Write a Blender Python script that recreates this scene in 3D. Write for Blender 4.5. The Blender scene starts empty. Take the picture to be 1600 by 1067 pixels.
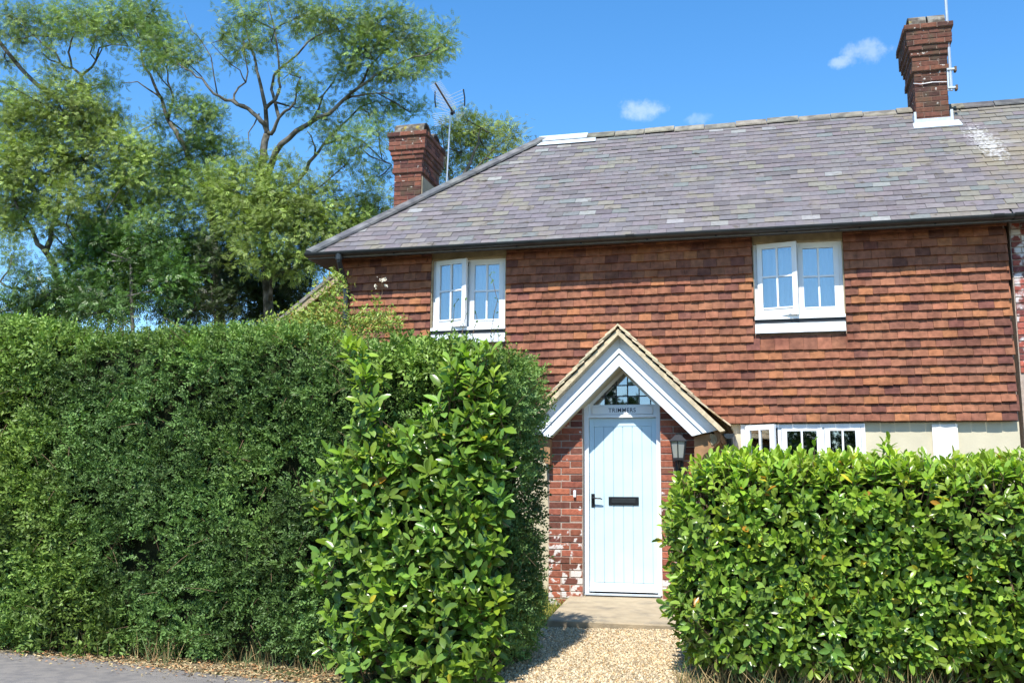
import bpy, bmesh, math, random
import numpy as np
from mathutils import Matrix, Vector

random.seed(7)
rng = np.random.default_rng(11)
scene = bpy.context.scene
COL = scene.collection
R = math.radians

# ------------------------------------------------------------------ camera
IMG_W, IMG_H, FOC = 1600.0, 1067.0, 1580.0
PITCH, YAW, ROLL = R(9.5), R(14.0), R(0.55)
CAM = Vector((0.0, -12.8, 1.5))
fwd = Vector((-math.sin(YAW) * math.cos(PITCH), math.cos(YAW) * math.cos(PITCH), math.sin(PITCH)))
r0 = Vector((math.cos(YAW), math.sin(YAW), 0.0))
u0 = r0.cross(fwd)
rgt = r0 * math.cos(ROLL) + u0 * math.sin(ROLL)
upv = -r0 * math.sin(ROLL) + u0 * math.cos(ROLL)
cam_data = bpy.data.cameras.new("camera")
cam = bpy.data.objects.new("camera", cam_data)
COL.objects.link(cam)
m = Matrix((rgt, upv, -fwd)).transposed().to_4x4()
m.translation = CAM
cam.matrix_world = m
cam_data.sensor_width = 36.0
cam_data.lens = FOC / IMG_W * 36.0
cam_data.clip_end = 3000.0
scene.camera = cam

def at(px, py, Y):
    """world point on the plane y = Y seen at a photograph pixel"""
    d = fwd + rgt * ((px - IMG_W / 2) / FOC) - upv * ((py - IMG_H / 2) / FOC)
    return CAM + d * ((Y - CAM.y) / d.y)

# ------------------------------------------------------------------ light
SKY_SAT, SKY_VAL = 1.33, 1.2
SUN_EL, SUN_AZ = R(55.5), R(-5.0)          # azimuth: from straight in front of the wall, negative = to the left
to_sun = Vector((math.sin(SUN_AZ) * math.cos(SUN_EL), -math.cos(SUN_AZ) * math.cos(SUN_EL), math.sin(SUN_EL)))
world = bpy.data.worlds.new("World")
scene.world = world
world.use_nodes = True
wn, wl = world.node_tree.nodes, world.node_tree.links
wn.clear()
sky = wn.new("ShaderNodeTexSky")
sky.sky_type = 'NISHITA'
sky.sun_disc = False
sky.sun_elevation = SUN_EL
sky.sun_rotation = math.atan2(to_sun.x, to_sun.y)
sky.altitude = 0.0
sky.air_density = 1.0
sky.dust_density = 0.15
sky.ozone_density = 1.6
bg = wn.new("ShaderNodeBackground")
bg.inputs["Strength"].default_value = 0.145
wout = wn.new("ShaderNodeOutputWorld")
# a few thin fair-weather wisps
tc = wn.new("ShaderNodeTexCoord")
def wisp(px, py, sx, sy, seed):
    d = (at(px, py, 100.0) - CAM).normalized()
    side = Vector((d.y, -d.x, 0)).normalized()
    upd = side.cross(d)
    def comp(v, scale):
        dp = wn.new("ShaderNodeVectorMath"); dp.operation = 'DOT_PRODUCT'
        wl.new(tc.outputs["Generated"], dp.inputs[0]); dp.inputs[1].default_value = v
        mu = wn.new("ShaderNodeMath"); mu.operation = 'MULTIPLY'; mu.inputs[1].default_value = 1.0 / scale
        wl.new(dp.outputs["Value"], mu.inputs[0])
        p = wn.new("ShaderNodeMath"); p.operation = 'POWER'; p.inputs[1].default_value = 2.0
        ab = wn.new("ShaderNodeMath"); ab.operation = 'ABSOLUTE'
        wl.new(mu.outputs[0], ab.inputs[0]); wl.new(ab.outputs[0], p.inputs[0])
        return p
    a, b = comp(side, sx), comp(upd, sy)
    ad = wn.new("ShaderNodeMath"); wl.new(a.outputs[0], ad.inputs[0]); wl.new(b.outputs[0], ad.inputs[1])
    nz = wn.new("ShaderNodeTexNoise"); nz.inputs["Scale"].default_value = 60.0; nz.inputs["Detail"].default_value = 7.0; nz.inputs["Roughness"].default_value = .62
    mp = wn.new("ShaderNodeVectorMath"); mp.operation = 'ADD'; mp.inputs[1].default_value = (seed, seed * .7, 0)
    wl.new(tc.outputs["Generated"], mp.inputs[0]); wl.new(mp.outputs[0], nz.inputs["Vector"])
    m1 = wn.new("ShaderNodeMath"); m1.operation = 'MULTIPLY_ADD'; m1.inputs[1].default_value = -4.0; m1.inputs[2].default_value = 2.6
    wl.new(nz.outputs["Fac"], m1.inputs[0])                     # 1.75 - 2.4 n
    s = wn.new("ShaderNodeMath"); wl.new(ad.outputs[0], s.inputs[0]); wl.new(m1.outputs[0], s.inputs[1])
    mr = wn.new("ShaderNodeMapRange"); mr.interpolation_type = 'SMOOTHSTEP'
    mr.inputs["From Min"].default_value = 1.7; mr.inputs["From Max"].default_value = 0.2
    wl.new(s.outputs[0], mr.inputs["Value"])
    fr = wn.new("ShaderNodeVectorMath"); fr.operation = 'DOT_PRODUCT'; fr.inputs[1].default_value = d
    wl.new(tc.outputs["Generated"], fr.inputs[0])
    gt = wn.new("ShaderNodeMath"); gt.operation = 'GREATER_THAN'; gt.inputs[1].default_value = 0.0
    wl.new(fr.outputs["Value"], gt.inputs[0])
    mm = wn.new("ShaderNodeMath"); mm.operation = 'MULTIPLY'
    wl.new(mr.outputs[0], mm.inputs[0]); wl.new(gt.outputs[0], mm.inputs[1])
    return mm
tot = None
for (px, py, sx, sy, seed, k) in ((1000, 172, .026, .012, 1.3, .26), (1355, 82, .024, .012, 4.1, .21), (1092, 187, .014, .006, 7.7, .14), (1318, 98, .012, .006, 2.2, .25)):
    w_ = wisp(px, py, sx, sy, seed)
    mk = wn.new("ShaderNodeMath"); mk.operation = 'MULTIPLY'; mk.inputs[1].default_value = k
    wl.new(w_.outputs[0], mk.inputs[0])
    if tot is None: tot = mk
    else:
        a_ = wn.new("ShaderNodeMath"); a_.operation = 'MAXIMUM'
        wl.new(tot.outputs[0], a_.inputs[0]); wl.new(mk.outputs[0], a_.inputs[1]); tot = a_
mixc = wn.new("ShaderNodeMix"); mixc.data_type = 'RGBA'
wl.new(tot.outputs[0], mixc.inputs["Factor"])
hs = wn.new("ShaderNodeHueSaturation")            # the deep clean blue of this day, the same all over the sky
hs.inputs["Saturation"].default_value = SKY_SAT
hs.inputs["Value"].default_value = SKY_VAL
wl.new(sky.outputs[0], hs.inputs["Color"])
wl.new(hs.outputs[0], mixc.inputs["A"])
mixc.inputs["B"].default_value = (7.0, 7.2, 7.6, 1)
wl.new(mixc.outputs["Result"], bg.inputs["Color"])
wl.new(bg.outputs[0], wout.inputs["Surface"])

sun_data = bpy.data.lights.new("sun", 'SUN')
sun_data.energy = 5.0
sun_data.angle = R(0.53)
sun_data.color = (1.0, 0.955, 0.88)
sun = bpy.data.objects.new("sun", sun_data)
COL.objects.link(sun)
sun.rotation_euler = (-to_sun).to_track_quat('-Z', 'Y').to_euler()
sun.location = (0, -30, 40)

scene.view_settings.view_transform = 'Standard'
scene.view_settings.look = 'None'
scene.view_settings.exposure = 0.6
scene.view_settings.gamma = 1.0
scene.view_settings.use_curve_mapping = False
scene.render.engine = 'CYCLES'
scene.cycles.max_bounces = 6
scene.cycles.transparent_max_bounces = 8
scene.cycles.use_denoising = True

# ------------------------------------------------------------------ materials
def mat(name, base, rough=0.8, var=0.0, vscale=6.0, base2=None, mixscale=3.0, mixlo=.45, mixhi=.6, objcol=False, attr=False,
        bump=0.0, bscale=40.0, spec=0.5, metallic=0.0, translucent=0.0, coat=0.0, extra=None, detail=6.0, backface=None):
    mt = bpy.data.materials.new(name)
    mt.use_nodes = True
    nt = mt.node_tree; n, l = nt.nodes, nt.links
    bs = n["Principled BSDF"]
    bs.inputs["Roughness"].default_value = rough
    bs.inputs["Metallic"].default_value = metallic
    bs.inputs["Specular IOR Level"].default_value = spec
    if coat: bs.inputs["Coat Weight"].default_value = coat
    geo = n.new("ShaderNodeNewGeometry")
    rgb = n.new("ShaderNodeRGB"); rgb.outputs[0].default_value = (*base, 1)
    out = rgb.outputs[0]
    def mixn(fac, a, b, blend='MIX'):
        mx = n.new("ShaderNodeMix"); mx.data_type = 'RGBA'; mx.blend_type = blend
        for sock, v in ((mx.inputs["Factor"], fac), (mx.inputs["A"], a), (mx.inputs["B"], b)):
            if isinstance(v, (int, float)): sock.default_value = v
            elif isinstance(v, tuple): sock.default_value = (*v, 1)
            else: l.new(v, sock)
        return mx.outputs["Result"]
    def noise(scale, det=6.0, lo=0.0, hi=1.0, w=None):
        nz = n.new("ShaderNodeTexNoise"); nz.inputs["Scale"].default_value = scale; nz.inputs["Detail"].default_value = det
        l.new(geo.outputs["Position"], nz.inputs["Vector"])
        mr = n.new("ShaderNodeMapRange"); mr.inputs["From Min"].default_value = lo; mr.inputs["From Max"].default_value = hi
        l.new(nz.outputs["Fac"], mr.inputs["Value"])
        return mr.outputs[0]
    if base2 is not None:
        out = mixn(noise(mixscale, detail, mixlo, mixhi), out, base2)
    if objcol:
        oi = n.new("ShaderNodeObjectInfo")
        out = mixn(1.0, out, oi.outputs["Color"], 'MULTIPLY')
    if attr:
        at_ = n.new("ShaderNodeAttribute"); at_.attribute_name = "col"
        out = mixn(1.0, out, at_.outputs["Color"], 'MULTIPLY')
    if var:
        nv = noise(vscale, 8.0, .3, .7)
        mr = n.new("ShaderNodeMapRange"); mr.inputs["To Min"].default_value = 1 - var; mr.inputs["To Max"].default_value = 1 + var
        l.new(nv, mr.inputs["Value"])
        cmb = n.new("ShaderNodeCombineColor")
        for i in range(3): l.new(mr.outputs[0], cmb.inputs[i])
        out = mixn(1.0, out, cmb.outputs[0], 'MULTIPLY')
    if extra: out = extra(n, l, out, mixn, noise, geo)
    l.new(out, bs.inputs["Base Color"])
    if bump:
        bp = n.new("ShaderNodeBump"); bp.inputs["Strength"].default_value = bump; bp.inputs["Distance"].default_value = 0.01
        l.new(noise(bscale, 8.0), bp.inputs["Height"]); l.new(bp.outputs[0], bs.inputs["Normal"])
    if translucent:
        tr = n.new("ShaderNodeBsdfTranslucent")
        tcol = mixn(1.0, out, (1.15, 1.25, .6), 'MULTIPLY')
        l.new(tcol, tr.inputs["Color"])
        ms = n.new("ShaderNodeMixShader"); ms.inputs[0].default_value = translucent
        l.new(bs.outputs[0], ms.inputs[1]); l.new(tr.outputs[0], ms.inputs[2])
        l.new(ms.outputs[0], n["Material Output"].inputs["Surface"])
    return mt

def whitewash(n, l, out, mixn, noise, geo):
    """worn white limewash flecks, more of it low on the pier"""
    sp = n.new("ShaderNodeSeparateXYZ"); l.new(geo.outputs["Position"], sp.inputs[0])
    mr = n.new("ShaderNodeMapRange"); mr.inputs["From Min"].default_value = 1.75; mr.inputs["From Max"].default_value = 0.6
    mr.inputs["To Min"].default_value = -0.10; mr.inputs["To Max"].default_value = 0.075
    l.new(sp.outputs["Z"], mr.inputs["Value"])
    nz = noise(11.0, 5.0)
    ad = n.new("ShaderNodeMath"); l.new(nz, ad.inputs[0]); l.new(mr.outputs[0], ad.inputs[1])
    st = n.new("ShaderNodeMapRange"); st.inputs["From Min"].default_value = .575; st.inputs["From Max"].default_value = .62
    l.new(ad.outputs[0], st.inputs["Value"])
    return mixn(st.outputs[0], out, (.62, .58, .54))

def old_paint(n, l, out, mixn, noise, geo):
    return mixn(noise(9.0, 8.0, .50, .60), out, (.60, .56, .54))

def chim_soot(n, l, out, mixn, noise, geo):
    o = mixn(noise(5.0, 6.0, .5, .75), out, (.09, .07, .045))
    return mixn(noise(16.0, 4.0, .66, .72), o, (.5, .47, .42))

def droppings(n, l, out, mixn, noise, geo):
    """bird lime below the chimney and lichen patches on the slates"""
    sp = n.new("ShaderNodeSeparateXYZ"); l.new(geo.outputs["Position"], sp.inputs[0])
    def gauss(sock, c, w):
        a = n.new("ShaderNodeMath"); a.operation = 'SUBTRACT'; l.new(sock, a.inputs[0])
        if isinstance(c, (int, float)): a.inputs[1].default_value = c
        else: l.new(c, a.inputs[1])
        b = n.new("ShaderNodeMath"); b.operation = 'DIVIDE'; l.new(a.outputs[0], b.inputs[0]); b.inputs[1].default_value = w
        c2 = n.new("ShaderNodeMath"); c2.operation = 'MULTIPLY'; l.new(b.outputs[0], c2.inputs[0]); l.new(b.outputs[0], c2.inputs[1])
        return c2.outputs[0]
    # streak runs down the slope: centre x = 3.02 + 0.18*(7 - z)
    cx = n.new("ShaderNodeMath"); cx.operation = 'MULTIPLY_ADD'; l.new(sp.outputs["Z"], cx.inputs[0]); cx.inputs[1].default_value = -0.22; cx.inputs[2].default_value = 4.42
    s = n.new("ShaderNodeMath"); l.new(gauss(sp.outputs["X"], cx.outputs[0], .20), s.inputs[0]); l.new(gauss(sp.outputs["Z"], 6.42, .48), s.inputs[1])
    nz = noise(26.0, 8.0)
    t = n.new("ShaderNodeMath"); t.operation = 'MULTIPLY_ADD'; l.new(nz, t.inputs[0]); t.inputs[1].default_value = -5.0; l.new(s.outputs[0], t.inputs[2])
    st = n.new("ShaderNodeMapRange"); st.inputs["From Min"].default_value = -1.75; st.inputs["From Max"].default_value = -2.6; st.inputs["To Max"].default_value = .9
    l.new(t.outputs[0], st.inputs["Value"])
    # ochre lichen at the right
    s2 = n.new("ShaderNodeMath"); l.new(gauss(sp.outputs["X"], 3.35, .62), s2.inputs[0]); l.new(gauss(sp.outputs["Z"], 6.0, .75), s2.inputs[1])
    t2 = n.new("ShaderNodeMath"); t2.operation = 'MULTIPLY_ADD'; l.new(noise(3.0, 6.0), t2.inputs[0]); t2.inputs[1].default_value = -4.0; l.new(s2.outputs[0], t2.inputs[2])
    st2 = n.new("ShaderNodeMapRange"); st2.inputs["From Min"].default_value = -.9; st2.inputs["From Max"].default_value = -2.4; st2.inputs["To Max"].default_value = .75
    l.new(t2.outputs[0], st2.inputs["Value"])
    o = mixn(noise(2.2, 8.0, .58, .72), out, (.19, .17, .125))
    o = mixn(noise(7.0, 8.0, .62, .70), o, (.10, .085, .068))
    o = mixn(st2.outputs[0], o, (.21, .17, .11))
    return mixn(st.outputs[0], o, (.42, .41, .39))

M = {}
M['tile'] = mat('clay_tile', (.255, .105, .060), .85, var=.28, vscale=14, base2=(.15, .058, .036), mixscale=2.4, mixlo=.5, mixhi=.72, objcol=True, attr=True, bump=.35, bscale=90, spec=.2)
M['ptile'] = mat('porch_tile', (.56, .46, .30), .9, var=.25, vscale=16, objcol=True, attr=True, bump=.4, bscale=50, spec=.2)
M['slate'] = mat('slate', (.152, .139, .138), .6, var=.13, vscale=18, objcol=True, attr=True, bump=.2, bscale=60, spec=.35, extra=droppings)
M['ridge'] = mat('ridge_clay', (.26, .24, .20), .9, var=.2, vscale=9, base2=(.15, .14, .125), mixscale=5, objcol=True, bump=.4, bscale=50, spec=.2)
M['brick'] = mat('brick', (.29, .098, .06), .9, var=.25, vscale=22, objcol=True, bump=.5, bscale=80, spec=.2, extra=whitewash)
M['nbrick'] = mat('painted_brick', (.33, .095, .07), .9, var=.25, vscale=22, objcol=True, bump=.5, bscale=80, spec=.2, extra=old_paint)
M['cbrick'] = mat('chimney_brick', (.18, .072, .05), .9, var=.25, vscale=22, objcol=True, bump=.5, bscale=80, spec=.2, extra=chim_soot)
M['mortar'] = mat('mortar', (.40, .32, .26), .95, var=.2, vscale=20, bump=.5, bscale=120, spec=.1)
M['cmortar'] = mat('sooty_mortar', (.20, .14, .11), .95, var=.2, vscale=20, bump=.5, bscale=120, spec=.1)
M['render'] = mat('cream_render', (.55, .50, .36), .9, var=.07, vscale=3, bump=.15, bscale=60, spec=.2)
M['white'] = mat('white_paint', (.80, .82, .83), .45, var=.03, vscale=5, spec=.4)
M['barge'] = mat('barge_white', (.78, .82, .85), .5, var=.05, vscale=4, spec=.4)
M['door'] = mat('pale_blue_paint', (.54, .70, .77), .5, var=.045, vscale=4, spec=.4)
M['patch'] = mat('white_panel', (.78, .75, .68), .7, var=.03)
M['lead'] = mat('lead', (.47, .53, .58), .55, var=.15, vscale=12, spec=.5, bump=.2, bscale=25)
M['came'] = mat('lead_came', (.02, .023, .027), .6)
M['black'] = mat('black_metal', (.012, .013, .015), .35, spec=.5)
M['gutter'] = mat('black_gutter', (.02, .024, .026), .4, var=.3, vscale=9, spec=.5)
M['oak'] = mat('weathered_oak', (.36, .28, .17), .8, var=.2, vscale=12)
M['soffit'] = mat('dark_soffit', (.05, .04, .032), .8, var=.25, vscale=14)
M['brown'] = mat('brown_timber', (.30, .16, .07), .75, var=.25, vscale=14)
M['steel'] = mat('galvanised_steel', (.55, .58, .60), .4, metallic=.6, var=.1)
M['concrete'] = mat('concrete', (.37, .30, .20), .9, var=.13, vscale=7, base2=(.19, .165, .125), mixscale=4, mixlo=.5, mixhi=.75, bump=.4, bscale=60, spec=.2)
M['asphalt'] = mat('asphalt', (.235, .215, .195), .9, var=.18, vscale=120, base2=(.165, .155, .15), mixscale=9, mixlo=.4, mixhi=.7, bump=.8, bscale=160, spec=.2)
M['soil'] = mat('soil', (.16, .125, .075), .95, var=.3, vscale=18, base2=(.06, .07, .025), mixscale=3, bump=.8, bscale=40, spec=.1)
M['gravelbed'] = mat('gravel_bed', (.28, .22, .14), .95, var=.35, vscale=60, bump=.8, bscale=90, spec=.1)
M['pebble'] = mat('pebble', (.64, .52, .345), .85, attr=True, spec=.2)
M['dry'] = mat('dry_litter', (.44, .36, .22), .9, attr=True, spec=.15)
M['grass'] = mat('grass_blade', (.15, .19, .045), .7, attr=True, translucent=.25, spec=.3)
M['bark'] = mat('ash_bark', (.155, .148, .13), .95, var=.4, vscale=9, base2=(.06, .058, .04), mixscale=4, mixlo=.4, mixhi=.62, bump=.9, bscale=30, spec=.1)
M['twig'] = mat('twig_bark', (.15, .10, .06), .9, var=.3, vscale=20, spec=.15)
M['core'] = mat('painted_hedge_shade', (.022, .026, .012), .95, var=.4, vscale=25, bump=1.0, bscale=25, spec=.05)  # near-black filler colour paints the shade deep inside the hedges
M['laurel'] = mat('laurel_leaf', (.205, .305, .050), .28, attr=True, objcol=True, translucent=.3, spec=.45)
M['hedge'] = mat('hedge_leaf', (.138, .222, .055), .45, attr=True, translucent=.2, spec=.28)
M['ash'] = mat('ash_leaf', (.215, .305, .085), .45, attr=True, translucent=.28, spec=.35)
M['ivy'] = mat('ivy_leaf', (.06, .10, .022), .4, attr=True, translucent=.12, spec=.4)
M['petal'] = mat('cream_petal', (.75, .68, .52), .7, attr=True)
M['blind'] = mat('pale_blind', (.72, .76, .78), .8, var=.03)
M['room'] = mat('dim_room', (.035, .033, .030), .9)  # near-black colour stands in for the unlit interior behind the glass
M['frost'] = mat('frosted_glass', (.55, .56, .54), .5, translucent=.5, spec=.5)
M['lampmetal'] = mat('lantern_metal', (.035, .036, .04), .45, spec=.6)
M['letters'] = mat('dark_letters', (.03, .045, .07), .6)

def glass_mat(name, refl=.28, tint=(.75, .82, .85)):
    mt = bpy.data.materials.new(name); mt.use_nodes = True
    n, l = mt.node_tree.nodes, mt.node_tree.links
    n.remove(n["Principled BSDF"])
    tr = n.new("ShaderNodeBsdfTransparent"); tr.inputs[0].default_value = (*tint, 1)
    gl = n.new("ShaderNodeBsdfGlossy"); gl.inputs["Roughness"].default_value = .02
    lw = n.new("ShaderNodeLayerWeight"); lw.inputs[0].default_value = refl
    mr = n.new("ShaderNodeMapRange"); mr.inputs["To Min"].default_value = refl * .5; mr.inputs["To Max"].default_value = 1.0
    l.new(lw.outputs["Fresnel"], mr.inputs["Value"])
    ms = n.new("ShaderNodeMixShader")
    l.new(mr.outputs[0], ms.inputs[0]); l.new(tr.outputs[0], ms.inputs[1]); l.new(gl.outputs[0], ms.inputs[2])
    l.new(ms.outputs[0], n["Material Output"].inputs["Surface"])
    return mt
M['glass'] = glass_mat('window_glass', .42, (.85, .9, .92))
M['leadglass'] = glass_mat('leaded_glass', .5, (.5, .55, .6))

# ------------------------------------------------------------------ mesh helpers
WORLD = {}
def link(o, parent=None, mw=None):
    COL.objects.link(o)
    mw = mw if mw is not None else Matrix.Identity(4)
    if parent is not None:
        o.parent = parent
        o.matrix_parent_inverse = WORLD[parent.name].inverted()
    o.matrix_basis = mw
    WORLD[o.name] = mw.copy()
    return o

def tag(o, label=None, cat=None, group=None, kind=None):
    if label: o["label"] = label
    if cat: o["category"] = cat
    if group: o["group"] = group
    if kind: o["kind"] = kind
    return o

def empty(name, loc, label, cat, group=None):
    o = bpy.data.objects.new(name, None)
    o.empty_display_size = .2
    link(o, None, Matrix.Translation(Vector(loc)))
    return tag(o, label, cat, group)

def fast_mesh(name, V, F, col=None, smooth=False):
    """V (n,3), F (m,k) with one k for all faces; col (n,3) point colours"""
    V = np.asarray(V, np.float32); F = np.asarray(F, np.int32)
    me = bpy.data.meshes.new(name)
    me.vertices.add(len(V)); me.vertices.foreach_set("co", V.ravel())
    k = F.shape[1]
    me.loops.add(F.size); me.loops.foreach_set("vertex_index", F.ravel())
    me.polygons.add(len(F)); me.polygons.foreach_set("loop_start", np.arange(0, F.size, k, dtype=np.int32))
    me.polygons.foreach_set("use_smooth", np.full(len(F), bool(smooth)))
    me.update(calc_edges=True)
    a = me.attributes.new("col", 'FLOAT_COLOR', 'POINT')
    c = np.ones((len(V), 4), np.float32)
    if col is not None: c[:, :3] = col
    a.data.foreach_set("color", c.ravel())
    return me

def white_attr(me):
    a = me.attributes.new("col", 'FLOAT_COLOR', 'POINT')
    a.data.foreach_set("color", np.ones(len(me.vertices) * 4, np.float32))
    return me

class MB:
    def __init__(self): self.v = []; self.f = []
    def add(self, vs, fs):
        b = len(self.v); self.v += [tuple(p) for p in vs]; self.f += [tuple(i + b for i in f) for f in fs]; return self
    def box(self, x0, x1, y0, y1, z0, z1):
        return self.add([(x0, y0, z0), (x1, y0, z0), (x1, y1, z0), (x0, y1, z0), (x0, y0, z1), (x1, y0, z1), (x1, y1, z1), (x0, y1, z1)],
                        [(0, 3, 2, 1), (4, 5, 6, 7), (0, 1, 5, 4), (1, 2, 6, 5), (2, 3, 7, 6), (3, 0, 4, 7)])
    def prism(self, poly, y0, y1):
        """poly: (x,z) counter-clockwise seen from the front (-y)"""
        n = len(poly)
        vs = [(x, y0, z) for x, z in poly] + [(x, y1, z) for x, z in poly]
        fs = [tuple(range(n)), tuple(range(2 * n - 1, n - 1, -1))] + [(i, i + n, (i + 1) % n + n, (i + 1) % n) for i in range(n)]
        return self.add(vs, fs)
    def prismx(self, poly, x0, x1):
        """poly: (y,z)"""
        n = len(poly)
        vs = [(x0, y, z) for y, z in poly] + [(x1, y, z) for y, z in poly]
        fs = [tuple(range(n)), tuple(range(2 * n - 1, n - 1, -1))] + [(i, i + n, (i + 1) % n + n, (i + 1) % n) for i in range(n)]
        return self.add(vs, fs)
    def tube(self, pts, rad, n=8, caps=True):
        pts = [Vector(p) for p in pts]
        rad = [rad] * len(pts) if isinstance(rad, (int, float)) else rad
        b = len(self.v); prev = None
        for i, p in enumerate(pts):
            t = (pts[min(i + 1, len(pts) - 1)] - pts[max(i - 1, 0)])
            t = t.normalized() if t.length > 1e-9 else Vector((0, 0, 1))
            if prev is None:
                a = t.orthogonal().normalized()
            else:
                a = (prev - t * prev.dot(t)); a = a.normalized() if a.length > 1e-6 else t.orthogonal().normalized()
            prev = a; c = t.cross(a)
            for k in range(n):
                an = 2 * math.pi * k / n
                self.v.append(tuple(p + (a * math.cos(an) + c * math.sin(an)) * rad[i]))
        for i in range(len(pts) - 1):
            for k in range(n):
                self.f.append((b + i * n + k, b + i * n + (k + 1) % n, b + (i + 1) * n + (k + 1) % n, b + (i + 1) * n + k))
        if caps:
            self.f.append(tuple(b + k for k in range(n - 1, -1, -1)))
            e = b + (len(pts) - 1) * n
            self.f.append(tuple(e + k for k in range(n)))
        return self
    def mesh(self, name, smooth=False, bevel=0.0):
        me = bpy.data.meshes.new(name)
        me.from_pydata(self.v, [], self.f)
        bm = bmesh.new(); bm.from_mesh(me)
        bmesh.ops.recalc_face_normals(bm, faces=bm.faces)
        if bevel: bmesh.ops.bevel(bm, geom=list(bm.edges), offset=bevel, segments=1, affect='EDGES', profile=.5)
        if smooth:
            for f in bm.faces: f.smooth = True
        bm.to_mesh(me); bm.free()
        white_attr(me)
        return me
    def build(self, name, mt, parent=None, smooth=False, bevel=0.0, mw=None):
        me = self.mesh(name, smooth, bevel); me.materials.append(mt)
        return link(bpy.data.objects.new(name, me), parent, mw)

def place(name, me, parent, mw, color=None):
    o = bpy.data.objects.new(name, me)
    if color is not None: o.color = (*color, 1)
    return link(o, parent, mw)

def jit(c, amt):
    k = 1 + random.uniform(-amt, amt)
    return tuple(max(0, x * k * (1 + random.uniform(-amt * .25, amt * .25))) for x in c)

def snoise(P, freq, seed, oct=3):
    """cheap smooth noise in about -1..1 for (n,3) points"""
    g = np.random.default_rng(seed); out = np.zeros(len(P)); a = 1.0; tot = 0
    for o in range(oct):
        for k in range(3):
            w = g.normal(size=3); w /= np.linalg.norm(w)
            out += a * np.sin(P @ w * freq * (1 + .35 * k) + g.uniform(0, 6.28))
        tot += a * 1.8; a *= .6; freq *= 1.9
    return out / tot

def rot_frames(X, N):
    """frames whose x axis is X and z axis close to N -> (n,3,3) columns x,y,z"""
    X = X / np.linalg.norm(X, axis=1, keepdims=True)
    Y = np.cross(N, X); ln = np.linalg.norm(Y, axis=1, keepdims=True)
    bad = ln[:, 0] < 1e-4
    if bad.any():
        Y[bad] = np.cross(X[bad], np.array([.3, .7, .6])); ln = np.linalg.norm(Y, axis=1, keepdims=True)
    Y /= ln; Z = np.cross(X, Y)
    return np.stack([X, Y, Z], axis=2)

def scatter(Vt, Ft, pos, frames, scale, col):
    """many copies of a template -> arrays"""
    n, k = len(pos), len(Vt)
    sc = np.asarray(scale).reshape(n, 1, -1)
    V = np.einsum('nij,nkj->nki', frames, Vt[None] * sc) + pos[:, None, :]
    F = (Ft[None] + (np.arange(n) * k)[:, None, None]).reshape(-1, Ft.shape[1])
    return V.reshape(-1, 3), F, np.repeat(col, k, axis=0)

# ------------------------------------------------------------------ terrain
EDGE = [(-200, 32.0), (-40, 3.9), (-14, -2.5), (-7.16, -4.33), (-3.6, -5.22), (-0.8, -5.75), (4, -6.4), (40, -12.0), (200, -40.0)]
def edge_y(x):
    return np.interp(x, [p[0] for p in EDGE], [p[1] for p in EDGE])
def gz(x, y):
    d = y - edge_y(x)
    z = np.interp(d, [-9.0, -8.2, -.3, 0.0, .5, 2.4, 3.5, 6.0, 60], [.30, .10, .10, .15, .22, .36, .44, .50, .6])
    return z
def gzf(x, y): return float(gz(np.array([x]), np.array([y]))[0])

xs = np.concatenate([[-900, -400, -160, -70, -40, -25], np.arange(-16, 12.01, .35), [16, 25, 40, 70, 160, 400, 900]])
ys = np.concatenate([[-300, -120, -60, -35, -25], np.arange(-18, 12.01, .3), [16, 25, 40, 80, 160, 400, 1200]])
gx, gy = np.meshgrid(xs, ys)
gzv = gz(gx.ravel(), gy.ravel())
near = (np.abs(gx.ravel()) < 14) & (np.abs(gy.ravel() + 3) < 14) & (gy.ravel() > edge_y(gx.ravel()) + .3)
gzv = gzv + near * rng.normal(0, .008, len(gzv))
nx, ny = len(xs), len(ys)
idx = np.arange(nx * ny).reshape(ny, nx)
F = np.stack([idx[:-1, :-1], idx[:-1, 1:], idx[1:, 1:], idx[1:, :-1]], axis=-1).reshape(-1, 4)
me = fast_mesh("ground", np.stack([gx.ravel(), gy.ravel(), gzv], 1), F, smooth=True)
me.materials.append(M['soil'])
tag(link(bpy.data.objects.new("ground", me)), "bare garden soil and verge between lane and cottage", kind="structure")
# lane
lx = np.linspace(-60, 40, 400)
ey = edge_y(lx) + .03 * np.sin(lx * 3.1) + .02 * np.sin(lx * 7.7)
V = []; F = []
for i, x in enumerate(lx):
    for k, dd in enumerate((0, -.15, -4.0, -7.9)):
        V.append((x, ey[i] + dd, (.165, .172, .2, .172)[k]))
for i in range(len(lx) - 1):
    for k in range(3):
        a = i * 4 + k; F.append((a, a + 1, a + 5, a + 4))
me = fast_mesh("road", V, np.array(F)[:, ::-1], smooth=True); me.materials.append(M['asphalt'])
tag(link(bpy.data.objects.new("road", me)), "grey asphalt lane in front of the hedges", kind="structure")

# gravel path
V = []; F = []
px_ = np.linspace(-2.45, -.55, 14); py_ = np.linspace(-6.1, -2.86, 22)
for y in py_:
    for x in px_:
        V.append((x + .05 * math.sin(y * 5), y, gzf(x, y) + .018))
for j in range(len(py_) - 1):
    for i in range(len(px_) - 1):
        a = j * len(px_) + i; F.append((a, a + 1, a + 1 + len(px_), a + len(px_)))
me = fast_mesh("path", V, F, smooth=True); me.materials.append(M['gravelbed'])
path = tag(link(bpy.data.objects.new("path", me)), "gravel path between the two hedges", kind="structure")
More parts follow.
